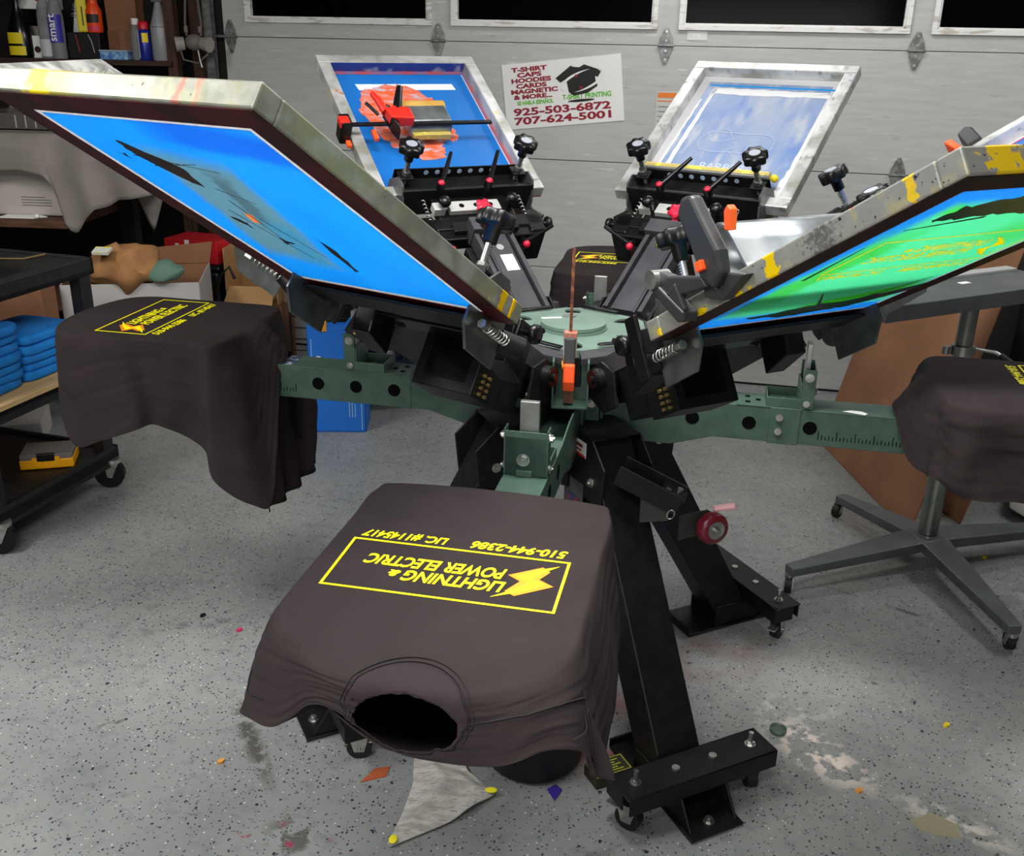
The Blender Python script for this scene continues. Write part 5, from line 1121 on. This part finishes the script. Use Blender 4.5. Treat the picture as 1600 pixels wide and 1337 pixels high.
mb = MB(); mb.bb((0, 0, 0), (.52, .30, .004)); mb.bb((0, 0, 0), (.52, .004, .07)); mb.bb((0, .296, 0), (.52, .30, .07)); mb.bb((0, 0, 0), (.004, .30, .07)); mb.bb((.516, 0, 0), (.52, .30, .07)); mb.build('tray', CP, tb)
for i in range(6): MB().bb((.20 + i * .045, -.002, .01), (.206 + i * .045, .0, .062)).build('rib', pm('pale_rib', '#9a9590', .4), tb)
tag(MB().prism([(0, 0), (.26, 0), (.30, .09), (.05, .12)], (-2.75, 2.4, 1.2), (1, 0, 0), (0, 0, 1), (0, .18, 0)).build('crumpled_bag', pm('grey_film_bag', '#77726d', .4), bev=.01), 'grey crumpled plastic bag behind the clear tray', 'bag')

# bottle shelf -------------------------------------------------------------
SHX = pm('dark_shelf_wood', '#3a241a', .7, 0, '#2a1810', 10, stretch=(1, 8, 8))
sh = thing('wall_shelf', 'dark wooden shelf of bottles on the wall beside the garage door', 'shelf', Matrix.Translation((0, 0, 0)))
MB().bb((-3.7, 2.76, 1.455), (-2.05, 3.02, 1.480)).build('shelf_board', SHX, sh, bev=.002); MB().bb((-3.7, 2.76, 1.90), (-2.05, 3.02, 1.93)).build('shelf_board', SHX, sh); 
for x in (-2.075, -3.7): MB().bb((x, 2.78, .0), (x + .05, 2.84, 2.0)).build('shelf_post', WOODD, sh)
MB().bb((-3.7, 3.02, .9), (-2.05, 3.03, 2.0)).build('shelf_back', DARKW, sh)
MB().bb((-3.7, 2.80, 1.10), (-2.05, 3.02, 1.125)).build('shelf_board', SHX, sh)
ZS = 1.4805
def put(name, label, cat, x, y=2.83, z=ZS, rz=0, g=None): return thing(name, label, cat, Matrix.Translation((x, y, z)) @ Matrix.Rotation(rz, 4, 'Z'), g)
def lathe_part(o, nm, prof, mat, seg=24, c=(0, 0, 0), sc2=None):
    m = MB().lathe(c, (0, 0, 1), prof, seg)
    if sc2: m.v = [Vector((v.x * sc2[0], v.y * sc2[1], v.z)) for v in m.v]
    return m.build(nm, mat, o)
BP = pm('black_bottle_plastic', '#0a0a0b', .2); YL = pm('yellow_bottle_label', '#e6d01e', .5); 
b1 = put('spray_bottle', 'black spray bottle with yellow label on the bottle shelf', 'bottle', -2.845)
lathe_part(b1, 'body', [(.058, 0), (.062, .01), (.062, .10), (.050, .15), (.028, .20), (.016, .24), (.016, .27)], BP, sc2=(1, .7)); MB().grid([[(.0625 * math.sin(a), -.0625 * .7 * math.cos(a) - .0006, z) for z in (.012, .055)] for a in [-.9 + i * .2 for i in range(9)]]).build('lower_label', YL, b1); MB().grid([[(.0625 * math.sin(a), -.0625 * .7 * math.cos(a) - .0006, z) for z in (.066, .105, .118)] for a in [-.9 + i * .18 for i in range(9)]]).build('label', YL, b1)
mb = MB(); mb.prism([(-.06, .27), (.03, .27), (.035, .30), (-.05, .31), (-.075, .29)], (0, -.018, 0), (1, 0, 0), (0, 0, 1), (0, .036, 0)); mb.build('trigger_head', pm('orange_yellow_trigger', '#e8a91a', .45), b1, bev=.003)
b2 = put('small_carton', 'small white carton with a dark round mark behind the black spray bottle', 'carton', -2.762, 2.86); MB().bb((-.03, -.03, 0), (.03, .04, .105)).build('carton', WHT, b2, bev=.001); MB().cyl((.0, -.0305, .04), (.0, -.032, .04), .016, 18).build('round_mark', pm('dark_brown_print', '#3a1d1a', .6), b2); MB().bb((.0302, -.03, 0), (.034, .04, .10)).build('blue_side', pm('light_blue_card', '#4f86c4', .6), b2)
b3 = put('paper_cup', 'grey paper cup behind the small white carton', 'cup', -2.80, 2.94); lathe_part(b3, 'cup', [(.032, 0), (.042, .15), (.040, .15), (.030, .01)], pm('grey_card', '#8c8580', .7))
b4 = put('paper_wad', 'crumpled white paper beside the water bottles', 'paper', -2.715, 2.93, ZS); m = MB().sphere((0, 0, .12), .05, seg=24, sc_=(.8, .7, 1.5)); m.v = [v + Vector((1, 1, 1)) * .02 * noise.noise(v * 35) for v in m.v]; m.build('wad', WHT, b4); MB().bb((-.03, -.03, 0), (.03, .03, .07)).build('support_block', DARKW, b4)
CW_ = pm('clear_bottle_plastic', '#b5b7ba', .12, trans=.6, ior=1.15); BLBL = pm('blue_violet_label', '#2a2a9c', .4)
WB = [(.034, 0), (.037, .008), (.035, .06), (.037, .11), (.036, .20), (.030, .245), (.014, .285), (.014, .30)]
b5 = put('water_bottle', 'clear ribbed water bottle left of the blue labelled one', 'bottle', -2.688, 2.80); lathe_part(b5, 'body', WB, CW_); MB().grid([[(.0375 * math.sin(a), -.0375 * math.cos(a), z) for z in (.01, .09)] for a in [-1 + i * .2 for i in range(11)]]).build('label', pm('white_faint_label', '#c2c2c6', .5), b5)
b6 = put('water_bottle', 'tall clear water bottle with a blue and white vertical label', 'bottle', -2.628, 2.79); lathe_part(b6, 'body', WB, CW_); MB().grid([[(.0372 * math.sin(a), -.0372 * math.cos(a), z) for z in (.075, .205)] for a in [-1.2 + i * .24 for i in range(11)]]).build('label', BLBL, b6)
text('label_lettering', 'smart', .055, frame_m((.012, -.0385, .080), (0, 0, 1), (-1, 0, 0), (0, -1, 0)), WHT, b6, bold=.001)
b7 = put('leaflet', 'white printed leaflet tilted behind the water bottles', 'leaflet', -2.60, 2.93); MB().prism([(0, .09), (.05, .09), (.09, .28), (.035, .28)], (-.02, 0, 0), (1, 0, 0), (0, 0, 1), (0, .002, 0)).build('sheet', WHT, b7); text('leaflet_print', 'INC', .04, frame_m((.01, -.0015, .19), (.3, 0, .95), (-.95, 0, .3), (0, -1, 0)), pm('grey_letter', '#7d7d80', .6), b7); MB().bb((-.05, .004, 0), (.05, .02, .10)).build('support', DARKW, b7)
b8 = put('black_case', 'black case on the shelf under the orange bottle', 'case', -2.515, 2.87); MB().bb((-.085, -.05, 0), (.085, .06, .125)).build('body', pm('case_black', '#0c0c0d', .5), b8, bev=.004); MB().tube([(-.035, -.053, .115), (-.028, -.054, .07), (-.022, -.053, .03)], .003, 6).build('red_pen', pm('red_pen', '#8f1a24', .4), b8); MB().tube([(.03, -.054, .115), (.045, -.056, .085), (.055, -.056, .03)], .0028, 6).build('white_cord', pm('cord_grey', '#9a9a96', .5), b8)
b9 = put('orange_bottle', 'bright orange bottle with dark label standing on the black case', 'bottle', -2.462, 2.86, ZS + .1255); lathe_part(b9, 'body', [(.034, 0), (.038, .01), (.038, .10), (.025, .13), (.022, .15), (.028, .17), (.015, .20)], pm('orange_bottle_plastic', '#f04a14', .3)); MB().grid([[(.0384 * math.sin(a), -.0384 * math.cos(a), z) for z in (.045, .085)] for a in [-1 + i * .2 for i in range(11)]]).build('label', pm('dark_label', '#2e211e', .5), b9); MB().grid([[(.0384 * math.sin(a), -.0384 * math.cos(a), z) for z in (.008, .030)] for a in [-1 + i * .2 for i in range(11)]]).build('pink_band', pm('pink_label', '#d8405a', .5), b9)
b10 = put('yellow_bottle', 'flat yellow bottle beside the orange one', 'bottle', -2.525, 2.87, ZS + .1255, .2); MB().bb((-.026, -.02, 0), (.026, .02, .19)).build('body', pm('yellow_bottle_plastic', '#e4d21a', .4), b10, bev=.008); MB().bb((.0, -.0215, .03), (.006, -.02, .12)).build('dark_slot', INK, b10)
b11 = put('cardboard_box', 'tall brown cardboard box behind the small brown box on the bottle shelf', 'box', -2.345, 2.95); MB().prism([(-.075, .0), (.075, .0), (.08, .30), (-.08, .30)], (0, -.04, 0), (1, 0, 0), (0, 0, 1), (0, .1, 0)).build('carton', CB, b11, bev=.002)
b12 = put('clear_case', 'clear blue storage case under the small brown box', 'case', -2.345, 2.82); MB().bb((-.07, -.05, 0), (.07, .05, .038)).build('body', pm('blue_contents', '#3f74b4', .3, 0, '#8fb4d8', 40), b12, bev=.004); MB().bb((-.073, -.053, .038), (.073, .053, .046)).build('lid', pm('pale_lid', '#9fb0c0', .3), b12, bev=.002)
b13 = put('cardboard_box', 'small plain brown box on top of the clear blue case', 'box', -2.325, 2.83, ZS + .0465, -.5); MB().bb((-.045, -.04, 0), (.045, .04, .088)).build('carton', CB, b13, bev=.001)
b14 = put('clear_bottle', 'small clear bottle with white cap behind the spray can', 'bottle', -2.247, 2.84); lathe_part(b14, 'body', [(.026, 0), (.028, .01), (.028, .13), (.016, .165)], CW_); lathe_part(b14, 'cap', [(.018, .165), (.018, .195)], WHT)
b15 = put('spray_can', 'blue and yellow spray can with red cap on the bottle shelf', 'can', -2.19, 2.80); lathe_part(b15, 'can', [(.029, 0), (.031, .004), (.031, .135), (.022, .145)], pm('can_blue', '#1f2c8c', .3, .2)); lathe_part(b15, 'cap', [(.024, .145), (.025, .175), (.018, .182)], pm('can_red_cap', '#c8142a', .35)); MB().grid([[(.0315 * math.sin(a), -.0315 * math.cos(a), z) for z in (.085, .128)] for a in [.0 + i * .12 for i in range(9)]]).build('yellow_shield', pm('can_yellow', '#f0d010', .4), b15); MB().grid([[(.0315 * math.sin(a), -.0315 * math.cos(a), z) for z in (.01, .14)] for a in [-.9 + i * .1 for i in range(4)]]).build('white_stripe', WHT, b15)
b16 = put('spray_bottle', 'tall grey trigger bottle at the right end of the bottle shelf', 'bottle', -2.112, 2.82); lathe_part(b16, 'body', [(.044, 0), (.048, .008), (.048, .16), (.040, .18), (.022, .245), (.016, .27)], pm('grey_translucent_hdpe', '#8e9092', .35)); lathe_part(b16, 'neck_band', [(.0485, .155), (.0485, .159)], pm('grey_band', '#5d5f61', .4)); MB().bb((-.03, -.014, .27), (.025, .014, .31)).build('trigger_head', pm('trigger_grey', '#5a5c5e', .4), b16, bev=.003)
tx_ = put('white_carton', 'white carton with red print on the upper left of the bottle shelf', 'box', -2.79, 2.95, ZS + .20); MB().bb((-.09, -.05, .03), (.10, .06, .12)).build('carton', WHT, tx_, bev=.002); MB().sphere((.03, -.05, .08), .022, sc_=(1, .1, .7)).build('red_logo', pm('red_logo', '#b01c2c', .5), tx_); MB().bb((-.09, -.03, -.20), (-.06, .06, .03)).bb((.07, 0, -.20), (.1, .06, .03)).build('bracket', DARKW, tx_)
ub = put('jar', 'small white items on the lower shelf under the bottles', 'jar', -2.31, 2.84, 1.126); lathe_part(ub, 'body', [(.04, 0), (.045, .01), (.045, .20), (.03, .24)], pm('jar_white', '#77777a', .5)); lathe_part(ub, 'lid', [(.035, .24), (.035, .27)], pm('jar_lid', '#8c8c8e', .5))
# respirator hanging on the stud
rs = thing('respirator', 'grey half-mask respirator hanging by straps beside the garage door', 'respirator', Matrix.Translation((-1.915, 2.76, 1.57)))
RG = pm('respirator_grey', '#6c6460', .6); m = MB().sphere((0, -.02, .0), .045, seg=20, sc_=(1.05, .8, .85)); m.build('facepiece', RG, rs)
for s_ in (-1, 1):
    MB().cyl((s_ * .045, -.03, -.005), (s_ * .085, -.045, -.01), .030, 22, r2=.036).build('filter_cartridge', pm('cartridge_pale', '#938b84', .5), rs, bev=.003)
    MB().tube([(s_ * .035, -.02, .03), (s_ * .04, -.015, .09), (s_ * .03, -.01, .20), (s_ * .028, 0, .30)], .006, 8).build('strap', pm('strap_grey', '#5c5652', .8), rs)
    MB().bb((s_ * .035 - .008, -.03, .045), (s_ * .035 + .008, -.015, .075)).build('buckle', RG, rs, bev=.002)
MB().tube([(-.07, -.03, -.03), (-.05, -.05, -.08), (.02, -.05, -.095), (.07, -.03, -.05)], .005, 8).build('lower_strap', MATS['strap_grey'], rs)
kh = tag(MB().tube([(-1.885, 2.70, 1.535), (-1.880, 2.70, 1.49), (-1.872, 2.70, 1.455)], .005, 8).build('chrome_hook', STEEL), 'small bright metal hook hanging under the respirator', 'hook')

# boxes, bags and clutter behind the cart ----------------------------------
WC_ = pm('white_carton', '#a8a5a2', .6); KR = pm('kraft_paper', '#a07448', .8, 0, '#8a6038', 9, bump=.8, bscale=22)
def openbox(o, w_, d_, h_, mat, inner, t=.005, flap=None):
    mb = MB(); mb.bb((0, 0, 0), (w_, d_, t)); mb.bb((0, 0, 0), (w_, t, h_)); mb.bb((0, d_ - t, 0), (w_, d_, h_)); mb.bb((0, 0, 0), (t, d_, h_)); mb.bb((w_ - t, 0, 0), (w_, d_, h_)); mb.build('carton', mat, o)
    m = MB(); m.bb((t, d_ - t - .001, .01), (w_ - t, d_ - t, h_)); m.bb((t, t, .01), (t + .001, d_ - t, h_)); m.build('inner_lining', inner, o)
bx = thing('carton_box', 'open white carton behind the cart with kraft paper inside', 'box', Matrix.Translation((-2.20, 1.66, .0)) @ Matrix.Rotation(R(14), 4, 'Z'))
openbox(bx, .58, .42, .60, WC_, CB); MB().prism([(.0, .60), (.58, .60), (.60, .70), (.10, .655)], (0, .41, 0), (1, 0, 0), (0, 0, 1), (0, .005, 0)).build('back_flap', CB, bx); 
MB().prism([(.07, .30), (.10, .30), (.115, .46), (.09, .50), (.065, .44)], (0, -.001, 0), (1, 0, 0), (0, 0, 1), (0, .0008, 0)).prism([(.17, .28), (.20, .28), (.215, .44), (.19, .48), (.165, .42)], (0, -.001, 0), (1, 0, 0), (0, 0, 1), (0, .0008, 0)).build('brown_stain', pm('brown_print', '#6a4a30', .7), bx)
m = MB().sphere((-1.96, 1.78, .66), .14, seg=36, sc_=(1.1, .8, .75)); m.v = [v + Vector((.5, .5, 1)) * .05 * noise.noise(v * 12) for v in m.v]
tag(m.build('kraft_paper_bundle', KR), 'crumpled brown kraft paper bundle in the white carton', 'paper')
tag(MB().box((-1.99, 1.66, .755), (.07, .05, .012), rot=Matrix.Rotation(.3, 3, 'X')).build('printed_card', pm('card_white_yellow', '#c9c9c4', .6, 0, '#e0d21e', 30, .55, .6)), 'small white and yellow printed card on the kraft paper', 'card')
m = MB().sphere((-1.79, 1.78, .645), .07, seg=26, sc_=(1.3, .8, .55)); m.v = [v + Vector((.4, .4, 1)) * .03 * noise.noise(v * 18) for v in m.v]
tag(m.build('cloth_scrap', pm('sage_green_cloth', '#567466', .9)), 'sage green cloth spilling over the white carton edge', 'cloth')
br = thing('cardboard_box', 'brown cardboard box seen between the cart top and the blue shirts', 'box', Matrix.Translation((-2.66, 1.49, .0))); MB().bb((0, 0, .45), (.47, .12, .625)).build('carton', CB, br, bev=.003); MB().bb((.02, .01, 0), (.25, .11, .45)).build('crate_below', DARKW, br)
ck = thing('shoe_box', 'flat white shoe box with a black tick mark, on the floor behind the cart', 'box', Matrix.Translation((-2.52, 1.20, 0)) @ Matrix.Rotation(R(20), 4, 'Z')); MB().bb((0, 0, 0), (.36, .24, .10)).build('carton', WC_, ck, bev=.002); MB().prism([(.04, .05), (.055, .035), (.10, .075), (.055, .05)], (0, -.001, 0), (1, 0, 0), (0, 0, 1), (0, .001, 0)).build('tick_mark', INK, ck)
text('lettering', 'Shoe Box', .022, frame_m((.11, -.0012, .03), (1, 0, 0), (0, 0, 1), (0, -1, 0)), INK, ck)
BD = pm('black_clutter_plastic', '#08080a', .55)
bb_ = thing('storage_tote', 'black storage tote under the red box at back left', 'tote', Matrix.Translation((-2.19, 2.35, 0))); MB().bb((0, 0, 0), (.44, .38, .52)).build('body', BD, bb_, bev=.02); MB().bb((-.01, -.01, .52), (.45, .39, .55)).build('lid', BD, bb_, bev=.015)
rb_ = thing('red_carton', 'red carton with white stripe on the black tote', 'box', Matrix.Translation((-2.05, 2.44, .552)) @ Matrix.Rotation(R(-14), 4, 'Z')); RC = pm('red_card', '#c01c24', .5); MB().bb((0, 0, 0), (.30, .2, .11)).build('carton', RC, rb_, bev=.003); MB().bb((.12, -.001, 0), (.145, 0, .11)).build('white_stripe', WHT, rb_); MB().bb((.065, -.001, .05), (.085, 0, .09)).build('price_label', WHT, rb_); MB().tube([(.17 + .03 * math.cos(a), -.001, .03 + .03 * math.sin(a)) for a in [i * .25 for i in range(13)]], .003, 5).build('white_swirl', WHT, rb_)
hp2 = tag(MB().tube([(-1.76, 2.30, .42 + 0), (-1.72, 2.29, .52), (-1.68, 2.30, .56), (-1.66, 2.31, .50)], .008, 8).build('black_cable_loop', BD), 'black cable loop hanging at the tote corner', 'cable')
cbx = thing('cardboard_box', 'open brown cardboard box with a front flap folded down, behind the left shirt', 'box', Matrix.Translation((-1.72, 2.30, .0))); TAN = pm('tan_cardboard', '#b08a5c', .8, 0, '#a57f52', 6)
MB().bb((.0, .06, .0), (.26, .30, .37)).build('lower_carton', CB, cbx, bev=.002); mb = MB(); mb.bb((0, .28, .37), (.28, .286, .70)); mb.bb((0, .04, .37), (.005, .286, .64)); mb.bb((.255, .04, .37), (.26, .286, .64)); mb.build('carton', TAN, cbx)
MB().prism([(0, 0), (.245, .0), (.245, .115), (.02, .115)], (.0, -.03, .365), (1, 0, 0), (0, .6, .8), (0, .004, -.003)).build('front_flap', TAN, cbx); MB().prism([(.26, .37), (.34, .36), (.345, .60), (.27, .65)], (0, .10, 0), (1, 0, 0), (0, 0, 1), (0, .004, 0)).build('side_flap', pm('greyish_card', '#7d664f', .8, 0, '#8c3a34', 6, .58, .62), cbx)
MB().bb((.06, .277, .56), (.17, .279, .60)).build('pale_label', pm('pale_tan', '#cbb28c', .7), cbx)
dr = thing('shelf_rack', 'dark wire rack leaning beside the cardboard box', 'rack', Matrix.Translation((-1.32, 2.05, 0)))
mb = MB()
for i in range(9): mb.cyl((0, .0, .12 + i * .055), (.26, .12, .08 + i * .055), .004, 6)
for x in (0, .13, .26): mb.cyl((x, x * .46, 0), (x, x * .46 - .0, .60), .006, 8)
mb.build('wire_panel', BLK, dr)
bc = thing('bottle_carton', 'bright blue printed carton with a yellow bottle picture on the floor at back left', 'carton', Matrix.Translation((-1.120, 1.60, 0)) @ Matrix.Rotation(R(6), 4, 'Z'))
BC = pm('bright_blue_card', '#1a6fd0', .45); openbox(bc, .235, .20, .44, BC, BC)
MB().prism([(0, .44), (.235, .44), (.235, .53), (.19, .525), (.16, .485), (.08, .485), (.04, .52), (0, .53)], (0, .002, 0), (1, 0, 0), (0, 0, 1), (0, .003, 0)).build('top_flap', BC, bc)
AMB = pm('amber_print', '#d9931c', .5); MB().prism([(.10, .295), (.15, .283), (.17, .272), (.20, .272), (.20, .325), (.17, .325), (.15, .312), (.10, .302)], (0, -.001, 0), (1, 0, 0), (0, 0, 1), (0, .0008, 0)).build('bottle_picture', AMB, bc); MB().bb((.135, -.0016, .288), (.155, -.001, .308)).build('bottle_neck_label', WHT, bc); MB().bb((.05, -.001, .455), (.085, .0015, .52)).build('amber_label', AMB, bc); MB().bb((.09, -.001, .215), (.13, 0, .23)).build('amber_seal', AMB, bc)
text('pack_count', '10', .032, frame_m((.055, -.0012, .315), (0, 0, 1), (-1, 0, 0), (0, -1, 0)), WHT, bc, bold=.001)
mb = MB()
for i in range(3): mb.bb((.165 + i * .012, -.001, .07), (.169 + i * .012, 0, .15 - i * .01))
mb.bb((.014, -.001, .01), (.018, 0, .42)); mb.bb((.217, -.001, .01), (.221, 0, .42)); mb.build('white_print', pm('pale_print', '#8fb0dc', .5), bc)
dm = thing('drum', 'dark navy blue drum lying behind the left green arm', 'drum', frame_m((-.80, 2.12, .235), (.93, .36, 0), (-.36, .93, 0), (0, 0, 1)))
NV = pm('navy_gloss', '#080a2c', .18, 0, coat=.3); MB().lathe((-.22, 0, 0), (1, 0, 0), [(.10, 0), (.19, .015), (.215, .05), (.215, .26), (.20, .36), (.14, .41), (.06, .425)], 44).build('shell', NV, dm)
MB().lathe((-.05, 0, 0), (1, 0, 0), [(.2155, 0), (.221, .005), (.221, .012), (.2155, .017)], 44).build('rim', NV, dm)
tag(MB().prism([(0, 0), (.30, -.04), (.34, .10), (.06, .14)], (-1.30, 2.25, .44), (1, 0, 0), (0, 0, 1), (0, .06, 0)).build('blue_folder', pm('navy_folder', '#10164a', .4), bev=.004), 'navy blue folder leaning above the drum', 'folder')
tag(MB().bb((-1.32, 2.30, 0), (-1.0, 2.55, .44)).build('dark_crate', BD, bev=.01), 'dark crate on the floor under the navy folder', 'crate')
